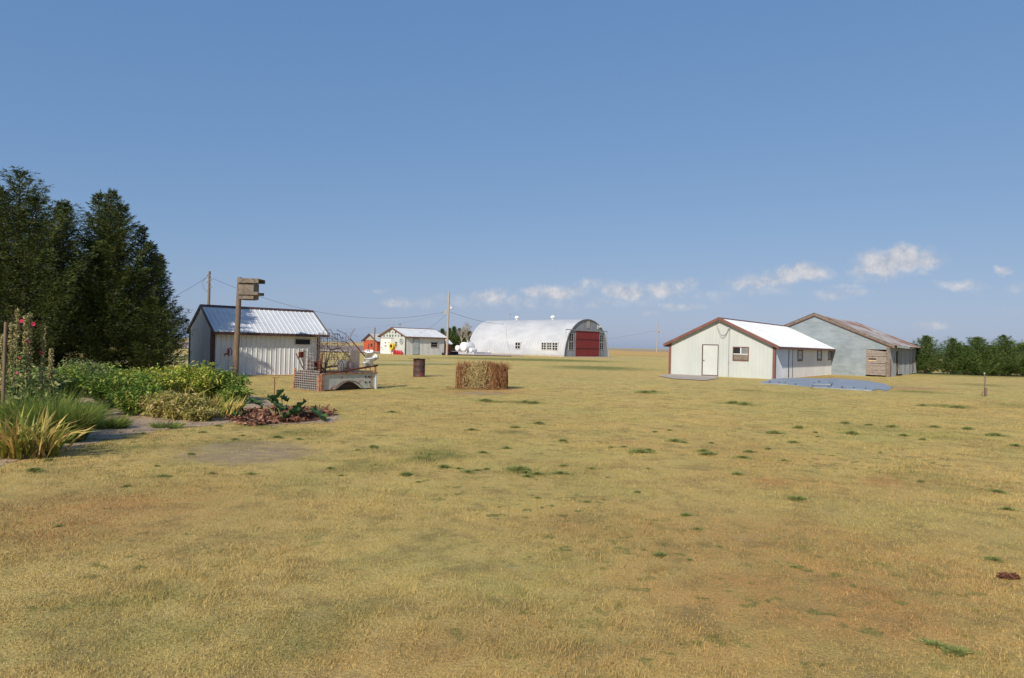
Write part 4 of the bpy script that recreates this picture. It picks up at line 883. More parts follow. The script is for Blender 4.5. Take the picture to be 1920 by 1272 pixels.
n = 1100; x = -.25 + rng.normal(size=n) * .22; zz = rng.random(n) * .85; P0 = np.stack([x, np.full(n, -.27) - .05 * rng.random(n), zz], 1); P1 = P0 + np.stack([rng.normal(size=n) * .10, -.04 * rng.random(n), rng.normal(size=n) * .12], 1); P1[:, 2] = np.maximum(P1[:, 2], .01); r1 = rng.random(n)
np_mesh('loose_straw', strands(P0, P1, .006, .02), 4, M['straw'], stk, {'rnd': np.concatenate([r1, r1])})
n = 1500; x = rng.uniform(-.92, .98, n); yv = rng.uniform(-.25, .6, n); P0 = np.stack([x, yv, .72 + rng.random(n) * .12], 1); P1 = P0 + np.stack([rng.normal(size=n) * .09, rng.normal(size=n) * .09, rng.random(n) ** 2 * .30], 1); r1 = rng.random(n)
np_mesh('straw_fringe', strands(P0, P1, .006, .02), 4, M['strawb'], stk, {'rnd': np.concatenate([r1, r1])})
n = 1300; x = rng.uniform(-.95, .9, n); zz = rng.random(n) * .8; P0 = np.stack([x, -.22 - .06 * rng.random(n) + .1 * (np.abs(x) > .8), zz], 1); P1 = P0 + np.stack([rng.normal(size=n) * .06, -.06 * rng.random(n), rng.normal(size=n) * .14], 1); P1[:, 2] = np.maximum(P1[:, 2], .01); r1 = rng.random(n) * .9
np_mesh('straw_fringe', strands(P0, P1, .005, .02), 4, M['strawb'], stk, {'rnd': np.concatenate([r1, r1])})
n = 1300; x = rng.normal(size=n) * .58; yv = -.15 + rng.normal(size=n) * .33; P0 = np.stack([x, yv, .01 + rng.random(n) * .03], 1); an = rng.random(n) * 6.28; P1 = P0 + np.stack([np.cos(an) * .12, np.sin(an) * .12, rng.random(n) * .04], 1); r1 = rng.random(n)
np_mesh('straw_litter', strands(P0, P1, .004, .01), 4, M['strawb'], stk, {'rnd': np.concatenate([r1, r1])})

# ------------------------------------------------------------------ old truck bed full of scrap
ja, jb = G(603, 734.0), G(704, 729.5); jx = (jb - ja); JL = jx.length; jrz = math.atan2(jx.y, jx.x)
jm = Matrix.Translation((ja.x, ja.y, 0)) @ Matrix.Rotation(jrz, 4, 'Z'); JI = jm.inverted(); JF = Frame(ja.x, ja.y, jrz)
JD = 1.5
tb = empty('truck_bed', (ja.x, ja.y, 0), jrz, 'old white pickup bed with rusty edges and cut wheel arch, filled with scrap', 'truck bed')
hT = .56; pf = []; N_ = 26; cx_ = JL * .485; cw = JL * .235
def side_panel(y):
    e = MB(); top = [(JL * i / N_, hT) for i in range(N_ + 1)]; bot = []
    for i in range(N_ + 1):
        x = JL * i / N_; u = (x - cx_) / cw; z = .04 if abs(u) >= 1 else .04 + .25 * math.cos(u * math.pi / 2) ** 1.1; bot.append((x, z))
    vs = [(x, y, z) for x, z in top] + [(x, y, z) for x, z in bot]; n = N_ + 1
    e.add(vs, [(i, n + i, n + i + 1, i + 1) for i in range(N_)]); e.add([(a_, y + .012, c_) for a_, b_, c_ in vs], [(i, i + 1, n + i + 1, n + i) for i in range(N_)])
    e.add([vs[n + i] for i in range(n)] + [(vs[n + i][0], y + .012, vs[n + i][2]) for i in range(n)], [(i, n + i, n + i + 1, i + 1) for i in range(N_)])
    return e
for y in (0, JD): sd = side_panel(y).build('side_panel', M['bed'] if y == 0 else M['rust'], tb)
e = MB(); e.tube([(cx_ + cw * 1.04 * math.cos(q_), -.012, .04 + .28 * math.sin(q_) ** 1.1) for q_ in [math.pi * i / 16 for i in range(17)]], .011, 6); e.build('fender_lip', M['rust'], tb)
e = MB(); e.bb((0.02, .06, .28), (JL - .02, JD - .01, .32)); e.build('bed_floor', M['rust'], tb)
e = MB(); e.bb((-.05, -.04, .0), (.07, .06, .58)); e.bb((-.1, .0, 0), (-.02, .12, .52)); e.build('corner_post', M['rustor'], tb)
e = MB(); e.bb((JL - .03, -.03, .0), (JL + .05, .05, .58)); e.build('corner_post', M['framew'], tb)
e = MB(); e.bar((0, -.01, hT + .02), (JL + .05, -.01, hT + .02), .07, .04); e.bar((0, JD + .02, hT + .02), (JL, JD + .02, hT + .02), .07, .04); e.build('top_rail', M['rustor'], tb)
def jp(px, py, yl): 
    p = JF.on(px, py, 1, yl); return (p.x, yl, p.z)
e = MB(); e.bar(jp(600, 703.5, .06), jp(708, 685.5, .3), .06, .06); e.bar(jp(704, 686, .3), jp(704, 704, .1), .07, .07); e.bar(jp(686, 689, .25), jp(686, 703, .1), .03); e.bar(jp(694, 688, .25), jp(695, 703, .1), .03); e.build('upper_rail', M['rust'], tb)
e = MB(); e.bar(jp(562, 697, 1.6), jp(642, 684.5, 1.75), .06, .07); e.build('upper_rail', M['polewood'], tb)
e = MB(); e.lathe([(0, 0), (.035, 0), (.035, .01), (0, .01)], (JL * .86, -.004, .44), 8, Matrix.Rotation(R(90), 3, 'X'))
for xx, zz in ((.80, .44), (.80, .25), (.88, .25)): e.lathe([(0, 0), (.035, 0), (.035, .01), (0, .01)], (JL * xx, -.004, zz), 8, Matrix.Rotation(R(90), 3, 'X'))
e.build('bolt_hole', M['dark'], tb)
e = MB(); e.bb((JL - .03, .08, .1), (JL, JD, .55)); e.build('end_panel', M['bed'], tb)
e = MB(); e.bb((cx_ - cw, .12, .02), (cx_ + cw, .45, .36)); e.build('wheel_well', surf('dark_well', (.05, .03, .02), (.10, .06, .04), .9, 6), tb)
# wire mesh panel at left end
def mesh_panel(p0, p1, z0, z1, nx_, nz_, mat, r=.006, bow=0.0):
    e = MB(); p0, p1 = Vector(p0), Vector(p1); nn = Vector((-(p1 - p0).y, (p1 - p0).x, 0)).normalized()
    f = lambda u: p0.lerp(p1, u) + nn * bow * math.sin(u * math.pi)
    for i in range(nx_ + 1): a_ = f(i / nx_); e.bar((a_.x, a_.y, z0), (a_.x, a_.y, z1), r * 2)
    for j in range(nz_ + 1):
        z = z0 + (z1 - z0) * j / nz_
        for i in range(8): a_, b_ = f(i / 8), f((i + 1) / 8); e.bar((a_.x, a_.y, z), (b_.x, b_.y, z), r * 2)
    return e
gl = JI @ G(557, 724.5); gl.x = -.04; gl.y = JD
e = mesh_panel((-.08, .05, 0), (gl.x, gl.y, 0), .03, .66, 13, 8, M['wirel'], .010); o = e.build('wire_mesh_panel', M['wirel']); o.matrix_world = jm; tag(o, 'rusty welded wire mesh panel closing the left end of the scrap heap', 'mesh panel')
e = mesh_panel((-.12, .3, 0), (gl.x * .45, gl.y * .5 + .2, 0), .66, 1.25, 6, 5, M['wirel']); o = e.build('wire_mesh_panel', M['wirel']); o.matrix_world = jm; tag(o, 'smaller wire mesh piece standing above the left end panel', 'mesh panel')
def free(name, mb, mat, label, cat, group=None, bevel=0):
    o = mb.build(name, mat, None, bevel); o.matrix_world = jm; return tag(o, label, cat, group)
e = MB(); e.tube([(gl.x - .02, gl.y, 0), (gl.x + .02, gl.y, .72)], .04, 7); free('wooden_stake', e, M['rustor'], 'short leaning orange stake at the far left corner of the scrap heap', 'stake')
e = MB(); c_ = (JI @ G(577, 727)); e.tube([(c_.x, c_.y, 0), (c_.x, c_.y, 1.0)], .045, 7); e.bb((c_.x - .02, c_.y - .06, .25), (c_.x + .06, c_.y - .02, .62)); free('fence_post', e, M['redpaint'], 'red and white post in the middle of the wire mesh end', 'post')
def jbox(px, py, yl): return Vector(jp(px, py, yl))
def bucket(px, py0, py1, r_, yl, mat, label, name='bucket', tilt=(0, 0), group='buckets in the scrap heap', flare=1.18):
    a_ = jbox(px, py1, yl); h_ = (jbox(px, py0, yl).z - a_.z); t = empty(name, (0, 0, 0), 0, label, 'bucket', group)
    t.matrix_world = jm @ Matrix.Translation(a_) @ Matrix.Rotation(tilt[1], 4, 'Y') @ Matrix.Rotation(tilt[0], 4, 'X')
    e = MB(); rt = r_ * flare; e.lathe([(0, .0), (r_, .0), (rt * .97, h_ * .85), (rt + .012, h_ * .87), (rt + .012, h_ * .92), (rt, h_ * .93), (rt, h_), (rt - .01, h_), (r_ - .01, .02), (0, .02)], seg=26); e.build('body', mat, t)
    e = MB(); e.tube([(rt * math.cos(q_), rt * math.sin(q_) * 1.0, h_ * .9 - .1 * math.sin(q_)) for q_ in [math.pi * i / 12 for i in range(13)]], .006, 5); e.build('handle', M['steel'], t); return t
bucket(692, 671, 686.5, .145, .35, M['plastic'], 'lower white bucket with a bulging rim, standing on the rusty rail', flare=1.15)
bucket(690.5, 657, 673, .125, .35, M['plastic'], 'upper white bucket leaning in the lower white one', tilt=(R(16), R(-7)), flare=1.25)
bucket(684.5, 679, 687.5, .07, .25, M['plastic'], 'small white pot beside the lower white bucket', flare=1.1)
bucket(699, 664, 674, .09, .6, M['plastic'], 'white pail tipped on its side behind the stacked buckets', tilt=(R(10), R(55)))
bucket(564, 659.5, 671, .085, 1.1, M['redpaint'], 'rusty red can held up on two sticks at the far left', flare=1.0)
bucket(589, 678, 688.5, .10, .9, M['redpaint'], 'dark red can behind the wire mesh', flare=1.0)
e = MB(); a_ = jbox(656, 704, .5); e.bb((a_.x, .5, .33), (jbox(673.5, 704, .5).x, .55, jbox(665, 657, .5).z)); free('wide_plank', e, surf('grey_pink_plank', (.30, .24, .20), (.40, .33, .28), .85, 4, vscale=(6, 1, .5)), 'wide pale grey board standing upright in the middle of the scrap', 'board')
for px0, py0, px1, py1, yl, r_, mt_, lab in ((555, 663, 571, 697, 1.2, .022, 'wood', 'grey stick leaning left under the red can'), (566, 671, 572, 697, 1.1, .02, 'wood', 'short grey stick straight under the red can'), (619.5, 657, 607, 702, .8, .03, 'polewood', 'dark thick stick leaning right above the mesh panel'),
        (605, 662, 601, 702, .9, .03, 'rust', 'thin rusty post standing left of the dark stick'), (612, 672, 606, 703, 1.0, .06, 'polewood', 'stubby dark log end in the scrap heap'), (600, 672, 599, 702, .7, .05, 'rust', 'short rusty pipe at the front left corner'), (656, 635, 684, 668, 1.2, .022, 'rust', 'long thin rod rising left from the white buckets'), (638, 655, 660, 672, 1.3, .02, 'wood', 'grey lath lying across the middle of the heap'),
        (619, 656.5, 640, 652, 1.4, .02, 'wood', 'pale lath leaning across the top of the wire'), (691, 645, 689, 668, .35, .018, 'redpaint', 'red rod standing in the upper white bucket')):
    e = MB(); e.tube([jp(px0, py0, yl), jp(px1, py1, yl)], r_, 7); free('scrap_stick', e, M[mt_], lab, 'stick', 'sticks and rods in the scrap heap')
for (c0, c1, yl, z0, z1, bw, nx_, nz_, lab) in ((596, 640, 1.0, 1.0, 2.2, .3, 14, 10, 'tall loose fan of rusty fence wire above the heap'), (618, 652, .6, .5, 1.35, -.5, 12, 9, 'rolled fence wire sitting in the truck bed'), (572, 604, 1.3, .7, 1.6, .3, 10, 8, 'thin fence wire behind the red cans')):
    x0 = jbox(c0, 690, yl).x; x1 = jbox(c1, 690, yl).x
    e = mesh_panel((x0, yl, 0), (x1, yl + .25, 0), z0, z1 - .25, nx_, nz_, None, .0048, bw); free('wire_roll', e, M['wire'], lab, 'wire', 'wire in the scrap heap')
e = MB(); rr = random.Random(4)
for k in range(70):
    px, py, yl = rr.uniform(590, 660), rr.uniform(636, 690), rr.uniform(.3, 1.5); a_ = Vector(jp(px, py, yl)); b_ = a_ + Vector((rr.uniform(-.6, .6), rr.uniform(-.2, .2), rr.uniform(-.5, .5))); c2 = (a_ + b_) / 2 + Vector((rr.uniform(-.2, .2), 0, rr.uniform(.05, .3))); e.tube([a_, c2, b_], rr.choice((.005, .008, .012)), 4, False)
e.tube([jp(600, 655, 1), jp(625, 636, 1), jp(650, 632, 1.1), jp(662, 640, 1.1)], .006, 4, False); e.tube([jp(556, 655, 1), jp(575, 660, 1), jp(590, 690, 1.1)], .006, 4, False)
free('wire_tangle', e, M['wire'], 'tangle of thin loose wires sticking up out of the heap', 'wire', 'wire in the scrap heap')
e = MB(); rr = random.Random(9)
for k in range(26):
    x, y = rr.uniform(.15, JL - .25), rr.uniform(.15, 1.5); s_ = rr.uniform(.1, .3); Mx = Matrix.Rotation(rr.uniform(-.6, .6), 3, 'X') @ Matrix.Rotation(rr.uniform(0, 3), 3, 'Z'); e.box((x, y, .36 + s_ * .3), (s_ * 1.6, s_ * .7, s_ * .5), M=Mx)
o = free('scrap_pile', e, surf('mixed_scrap', (.05, .06, .08), (.14, .10, .08), .8, 2.5, c3=(.20, .09, .05), s3=3, t3=(.5, .55)), 'dark jumble of scrap pieces lying in the truck bed', 'scrap', bevel=.01)
e = MB()
e.lathe([(0, 0), (.2, 0), (.22, .45), (.2, .5), (0, .52)], jbox(644, 703, .8), 18); free('scrap_drum', e, surf('blue_grey_drum', (.12, .16, .19), (.2, .22, .22), .6, 4), 'blue-grey drum sunk in the bed left of the upright board', 'drum')
for k_, (x_, y_, w_, h_) in enumerate(((-.45, .55, .5, .30), (-.75, 1.1, .45, .22))):
    e = MB(); e.bb((.06, y_ - .3, .02), (.06 + w_, y_ + .22, h_ + .2)); free('scrap_box', e, surf('dark_blue_scrap%d' % k_, (.03, .045, .07), (.08, .08, .09), .7, 5), ('dark blue box seen through the wire mesh, nearest the orange post', 'low dark box seen through the left part of the wire mesh')[k_], 'box', bevel=.02)

# ------------------------------------------------------------------ pit cover
CP = [(1424.6, 717.6), (1450.8, 709), (1510, 709.2), (1570, 710), (1629, 714.7), (1655, 719), (1674, 726), (1662, 732.5), (1646, 729), (1634.6, 732), (1599.6, 730), (1560, 727.5), (1521, 725), (1475.6, 720.5)]
cpts = [G(x, y, .04) for x, y in CP]; cc = sum(cpts, Vector()) / len(cpts); cvr = empty('pit_cover', (cc.x, cc.y, 0), 0, 'wide low blue-grey cover lying on the lawn in front of the white shed', 'cover')
from mathutils.geometry import tessellate_polygon
rp = rough_poly([(p.x - cc.x, p.y - cc.y) for p in cpts], .35, .03, 3)
tri = tessellate_polygon([[Vector((x, y, 0)) for x, y in rp]]); n = len(rp)
e = MB(); fz = lambda x, y: .04 + .015 * math.sin(x * 2.1) * math.cos(y * .9)
e.add([(x, y, fz(x, y)) for x, y in rp], [t_ if (Vector(rp[t_[1]]) - Vector(rp[t_[0]])).cross(Vector(rp[t_[2]]) - Vector(rp[t_[0]])) > 0 else (t_[0], t_[2], t_[1]) for t_ in tri]); e.add([(x, y, 0) for x, y in rp] + [(x, y, fz(x, y)) for x, y in rp], [(i, (i + 1) % n, n + (i + 1) % n, n + i) for i in range(n)])
e.build('sheet', M['cover'], cvr)
fm = MB(); a_ = G(1522, 721, .12) - Vector((cc.x, cc.y, 0)); b_ = G(1557, 722, .12) - Vector((cc.x, cc.y, 0)); fm.tube([a_, b_], .035, 6); c1 = G(1527, 717.5, .1) - Vector((cc.x, cc.y, 0)); fm.tube([c1, a_, G(1521, 725, .08) - Vector((cc.x, cc.y, 0))], .03, 6); fm.tube([G(1560, 716.5, .1) - Vector((cc.x, cc.y, 0)), b_], .03, 6); fm.build('lift_frame', M['steel'], cvr)
for k, (px, py) in enumerate([(1536, 717), (1555, 718), (1443, 717.5), (1461, 718.5), (1472, 719), (1492, 721.5), (1579, 727.3), (1601, 728), (1623, 729.3), (1554, 726.5)]):
    p = G(px, py, .045); e = MB(); rr = random.Random(k); s_ = rr.uniform(.035, .06); e.lathe([(0, 0), (s_, .01), (s_ * 1.1, s_ * .6), (s_ * .6, s_ * 1.1), (0, s_ * 1.2)], (0, 0, 0), 7)
    for i, v in enumerate(e.v): e.v[i] = (v[0] * rr.uniform(.8, 1.3), v[1] * rr.uniform(.8, 1.2), v[2])
    o = tag(e.build('stone', surf('dark_stone', (.06, .055, .05), (.14, .12, .10), .9, 6) if k == 0 else bpy.data.materials['dark_stone']), 'small dark stone weighing down the edge of the blue-grey cover' if k > 1 else ('dark stone left of the pair on the middle of the blue-grey cover' if k == 0 else 'dark stone right of the pair on the middle of the blue-grey cover'), 'stone', 'stones holding down the cover'); o.location = p

# ---- hydrant post right
hp = G(1848, 744); t = empty('hydrant_post', hp, 0, 'thin grey pipe strapped to a short brown post on the right of the lawn', 'post'); hh_ = A(1848, 700, hp.y).z
e = MB(); e.bb((-.045, -.045, 0), (.045, .045, .36)); e.build('stub', M['polewood'], t)
e = MB(); e.tube([(0, .06, 0), (-.01, .05, hh_ * .6), (-.03, .05, hh_)], .022, 7); e.tube([(-.03, .05, hh_ * .45), (.03, .03, hh_ * .75), (-.02, .04, hh_ * .9)], .012, 5); e.build('pipe', M['wood'], t)
e = MB(); e.lathe([(0, 0), (.028, 0), (.024, .03), (0, .035)], (-.03, .05, hh_ - .02), 8); e.build('cap', M['framew'], t)
e = MB(); e.tube([(-.14, 0, 0), (-.13, 0, .2)], .008, 5); e.tube([(-.15, 0, .2), (-.09, 0, .21)], .008, 5); e.build('marker_rod', M['rust'], t)

# ------------------------------------------------------------------ garden
def bush(px, py, r, h, n, mat, label, group, leaf=.10, name='peony_bush', seed=0, stems=26):
    global rng
    keep = rng; rng = np.random.default_rng(seed + 500); p = G(px, py); t = empty(name, p, 0, label, 'bush', group)
    nst = 46; ca = rng.random(nst) * 6.283; cr_ = np.sqrt(rng.random(nst)) * r * .85; ch = h * (1 - .42 * (cr_ / r) ** 2.0) * rng.uniform(.80, 1.08, nst)
    C = np.stack([np.cos(ca) * cr_, np.sin(ca) * cr_, ch], 1)
    i = rng.integers(0, nst, n); u = rng.random(n) ** .45
    B0 = C * np.array([.45, .45, 0]); pos = B0[i] + (C[i] - B0[i]) * u[:, None] + rng.normal(size=(n, 3)) * np.array([.10, .10, .05]) * (r / .8)
    pos[:, 2] = np.maximum(pos[:, 2], .02)
    out = pos.copy(); out[:, 2] = 0; D = unit(out) * .8 + rng.normal(size=(n, 3)) * .7 + np.array([0, 0, .25])
    np_mesh('foliage', leaves(pos, D, leaf * rng.uniform(.7, 1.5, n), leaf * rng.uniform(.25, .42, n), droop=.25), 4, mat, t, {'rnd': rng.random(n)})
    e = MB()
    for k in range(min(stems, nst)): e.tube([B0[k], C[k]], [.008, .004], 4, False)
    e.build('stem', M['stem'], t); rng = keep; return t
GB = 'leafy bushes of the garden bed'
for i, (px, py, r, h, mt_, lab, n, lf) in enumerate([
    (370, 752, .95, .92, 'peony', 'tallest yellow-green bush at the right rear of the bed, in front of the shed corner', 5200, .10),
    (415, 752, .70, .80, 'peonyg', 'green bush at the right end of the bed with leaves hanging out', 3600, .10),
    (325, 748, .95, .88, 'peony', 'bright yellow-green bush left of the tallest bush', 5200, .10),
    (278, 757, .9, .82, 'peony', 'yellow-tinged bush in the middle of the garden bed', 5000, .10),
    (232, 765, .85, .80, 'peonyg', 'dark green bush at the front centre of the bed, beside the dirt gap', 5000, .10),
    (262, 778, .6, .62, 'peonyg', 'low dark green bush behind the bare dirt', 3200, .09),
    (335, 785, .62, .50, 'tanleaf', 'withering tan and yellow bush at the front edge of the bed', 3400, .09),
    (300, 782, .5, .5, 'tanleaf', 'half-dried small bush left of the withering tan bush', 2400, .09),
    (195, 742, .9, .85, 'peonyg', 'green bush below the cedars, left of the yellow-tinged bush', 4200, .10),
    (150, 745, .9, .95, 'holly', 'greyish green leafy shrub right of the hollyhocks', 4200, .09),
    (105, 765, .8, .95, 'peonyg', 'dark shaded shrub behind the fine grass clump', 3800, .09),
    (40, 775, .8, .95, 'holly', 'broad-leaved shrub at the foot of the hollyhocks', 3400, .13),
    (-10, 775, .7, .95, 'peonyg', 'green shrub at the left edge below the rusty stake', 2600, .12),
    (372, 789, .42, .3, 'tanleaf', 'low tuft of dry yellow leaves at the front of the bed', 1500, .08),
    (440, 757, .45, .45, 'peonyg', 'small dark bush at the right tip of the bed', 1800, .09)]):
    bush(px, py, r, h, n, M[mt_], lab, GB, lf, 'garden_bush', i)
def blades(px, py, rx, ry, n, Lr, Wr, mat, name, label, cat, group=None, lean=.35, seed=0, flop=.25, parts='leaves'):
    global rng
    keep = rng; rng = np.random.default_rng(seed + 900); p = G(px, py); t = empty(name, p, 0, label, cat, group)
    a = rng.random(n) * 6.283; q_ = np.sqrt(rng.random(n)); P0 = np.stack([np.cos(a) * q_ * rx, np.sin(a) * q_ * ry, np.zeros(n)], 1)
    D = np.stack([np.cos(a) * q_ * lean + rng.normal(size=n) * lean * .6, np.sin(a) * q_ * lean + rng.normal(size=n) * lean * .6, np.ones(n)], 1); D = unit(D)
    L = rng.uniform(*Lr, n)[:, None]; W = rng.uniform(*Wr, n)[:, None]; S = unit(np.cross(D, np.stack([np.cos(a + 1.2 + rng.normal(size=n)), np.sin(a + 1.2), np.zeros(n)], 1)))
    h2 = D * np.array([1, 1, 0]); h2 = unit(h2 + 1e-3)
    pts = [P0]; fl = (rng.random(n) * flop)[:, None]
    for s_ in (.35, .7, 1.0): pts.append(P0 + D * L * s_ + h2 * L * fl * s_ ** 2.2 - np.array([0, 0, 1]) * L * fl * s_ ** 3 * .9)
    ws = [.5, .6, .42, .03]; out = []
    for k in range(3): out.append(np.stack([pts[k] - S * W * ws[k], pts[k] + S * W * ws[k], pts[k + 1] + S * W * ws[k + 1], pts[k + 1] - S * W * ws[k + 1]], 1))
    r1 = rng.random(n); o = np_mesh(parts, np.concatenate(out).reshape(-1, 3), 4, mat, t, {'rnd': np.concatenate([r1, r1, r1])}); rng = keep; return t
blades(340, 757, .28, .2, 60, (.45, .75), (.022, .038), M['iris'], 'iris_clump', 'tan-tipped iris leaves in the middle of the bushes', 'plant', 'iris clumps', seed=1)
blades(392, 783, .55, .3, 150, (.35, .62), (.022, .038), M['iris'], 'iris_clump', 'wide yellowing iris clump at the front right of the bed', 'plant', 'iris clumps', seed=2)
blades(425, 779, .25, .2, 50, (.35, .6), (.022, .038), M['iris'], 'iris_clump', 'small upright iris clump nearest the bark mulch', 'plant', 'iris clumps', seed=3)
blades(26, 856, .55, .30, 260, (.35, .80), (.022, .040), M['iris'], 'iris_clump', 'large yellow-green iris clump in the left foreground', 'plant', 'iris clumps', seed=4, flop=.45)
blades(72, 848, .35, .25, 60, (.3, .6), (.02, .035), M['iris'], 'iris_clump', 'iris leaves bending right beside the fine green clump', 'plant', 'iris clumps', seed=5, flop=.6)
blades(112, 828, .34, .34, 3800, (.35, .78), (.004, .007), M['feather'], 'feathery_clump', 'dense mound of fine green strands at the left of the bed', 'plant', None, lean=.26, seed=6, flop=.35)
blades(70, 815, .4, .4, 1500, (.5, .95), (.005, .009), M['feather'], 'feathery_clump', 'fine green strands behind the large iris clump', 'plant', None, lean=.4, seed=7, flop=.4)
blades(200, 803, .34, .2, 900, (.15, .34), (.004, .008), M['feather'], 'grass_clump', 'small low grass clump standing in the bare dirt gap', 'plant', None, lean=.6, seed=8, flop=.4)
blades(312, 803, .25, .12, 300, (.1, .22), (.004, .008), M['feather'], 'grass_clump', 'low green weeds in front of the withering bush', 'plant', None, lean=.7, seed=9, flop=.4)
blades(150, 800, .25, .2, 900, (.3, .6), (.005, .009), M['feather'], 'feathery_clump', 'thin wispy green strands at the right of the fine green mound', 'plant', None, lean=.4, seed=10, flop=.4)
# hollyhocks
def hollyhock(px, py, pxt, pyt, fl, label, seed):
    global rng
    keep = rng; rng = np.random.default_rng(seed + 70); p = G(px, py); tp = A(pxt, pyt, p.y) - p; t = empty('hollyhock', p, 0, label, 'flower', 'hollyhocks at the left')
    e = MB(); pts = [(0, 0, 0), tp * .33 + Vector((.03, 0, 0)), tp * .66, tp]; e.tube(pts, [.014, .012, .009, .004], 6); e.build('stem', M['stem'], t)
    n = 150; u = rng.random(n) ** .8 * .62 + .36; a = rng.random(n) * 6.283; rr = .030 * (1.35 - u) + .012
    c = np.outer(u, np.array(tp)) + np.stack([np.cos(a) * rr, np.sin(a) * rr, np.zeros(n)], 1)
    V = []
    m6 = 5; V = []; R1 = []
    for k in range(m6):
        D = rng.normal(size=(n, 3)); V.append(leaves(c + rng.normal(size=(n, 3)) * .006, D, .034, .028)); R1.append(rng.random(n))
    np_mesh('seed_pod', np.concatenate(V), 4, M['bud'], t, {'rnd': np.concatenate(R1)})
    n = 60; u = rng.random(n) ** 1.5 * .68; a = rng.random(n) * 6.283; c = np.outer(u, np.array(tp)); D = np.stack([np.cos(a), np.sin(a), rng.normal(size=n) * .4 + .1], 1); ln = (.04 + .14 * (1 - u) ** 1.5)
    np_mesh('leaves', leaves(c + D * (.03 + .12 * (1 - u) * rng.random(n))[:, None], D + rng.normal(size=(n, 3)) * .4, ln, ln * .95, droop=.35, wide=.5), 4, M['holly'], t, {'rnd': rng.random(n)})
    for (fx, fy, s_, mt_) in fl:
        c = A(fx, fy, p.y - .06) - p; e = MB(); e.lathe([(0, .0), (.25 * s_, .1 * s_), (.75 * s_, .38 * s_), (s_, .45 * s_), (.72 * s_, .32 * s_), (.2 * s_, .05 * s_)], c, 10, Matrix.Rotation(R(70 + 25 * (fx % 3)), 3, 'X') @ Matrix.Rotation(.6, 3, 'Z')); e.build('flower', M[mt_], t)
    rng = keep
hollyhock(28, 792, 33, 575, [(42, 603, .042, 'flower')], 'tallest hollyhock stalk with one crimson flower near the top', 1)
hollyhock(20, 796, 22, 603, [(38, 670, .035, 'flowerp')], 'hollyhock stalk just right of the rusty stake', 2)
hollyhock(52, 790, 57, 584, [(64, 608, .042, 'flower'), (53, 640, .045, 'flowerp')], 'hollyhock with a crimson flower beside its upper stalk', 3)
hollyhock(45, 786, 49, 588, [], 'thin hollyhock stalk without flowers between the flowering ones', 4)
hollyhock(74, 788, 83, 606, [(77, 661, .035, 'flower')], 'rightmost tall hollyhock with a red flower halfway up', 5)
hollyhock(88, 780, 97, 653, [], 'short hollyhock stalk at the right of the group', 6)
hollyhock(2, 796, 6, 625, [(33, 700, .03, 'flowerp')], 'hollyhock stalk cut by the left picture edge', 7)
p = G(4, 800); tp = A(11, 604, p.y) - p; e = MB(); e.tube([(0, 0, 0), tp], [.03, .026], 8); tag(e.build('rusty_stake', M['polewood']), 'rusty iron stake standing at the left edge among hollyhocks', 'stake').location = p
n = 5200; bx_ = np.array(BED); x = rng.uniform(bx_[:, 0].min(), bx_[:, 0].max(), n); y = rng.uniform(bx_[:, 1].min(), 17.5, n); k = poly_in(x, y, BED); x, y = x[k], y[k]; n = len(x)
o = np_mesh('garden_litter', leaves(np.stack([x, y, .008 + .01 * rng.random(n)], 1), rng.normal(size=(n, 3)) * np.array([1, 1, .25]), rng.uniform(.02, .09, n), rng.uniform(.008, .03, n)), 4, M['litter'], None, {'rnd': rng.random(n)}); tag(o, 'dry leaf bits and clods littering the bare garden dirt', 'litter', kind='stuff')
# bark mulch and rhubarb
mc = G(525, 781); sheet('garden_mulch', [G(523 + 90 * math.cos(q_), 781.5 + 13 * math.sin(q_)).xy for q_ in [i * math.pi / 14 for i in range(28)]], .012, M['mulch'], .2, .06)
n = 4000; a = rng.random(n) * 6.283; q_ = np.sqrt(rng.random(n)) * (1 + .12 * np.sin(a * 3) + .10 * np.sin(a * 7)); mx_ = (G(612, 782) - G(436, 782)).length / 2; my_ = (G(525, 768) - G(525, 796)).length / 2
P0 = np.stack([mc.x + np.cos(a) * q_ * mx_, mc.y + np.sin(a) * q_ * my_, .015 + rng.random(n) * .07], 1); D = rng.normal(size=(n, 3)) * np.array([1, 1, .3])
o = np_mesh('bark_litter', leaves(P0, D, rng.uniform(.06, .2, n), rng.uniform(.02, .06, n)), 4, M['chips'], None, {'rnd': rng.random(n)}); tag(o, 'loose red-brown dry leaves and bark around the rhubarb', 'mulch', kind='stuff')
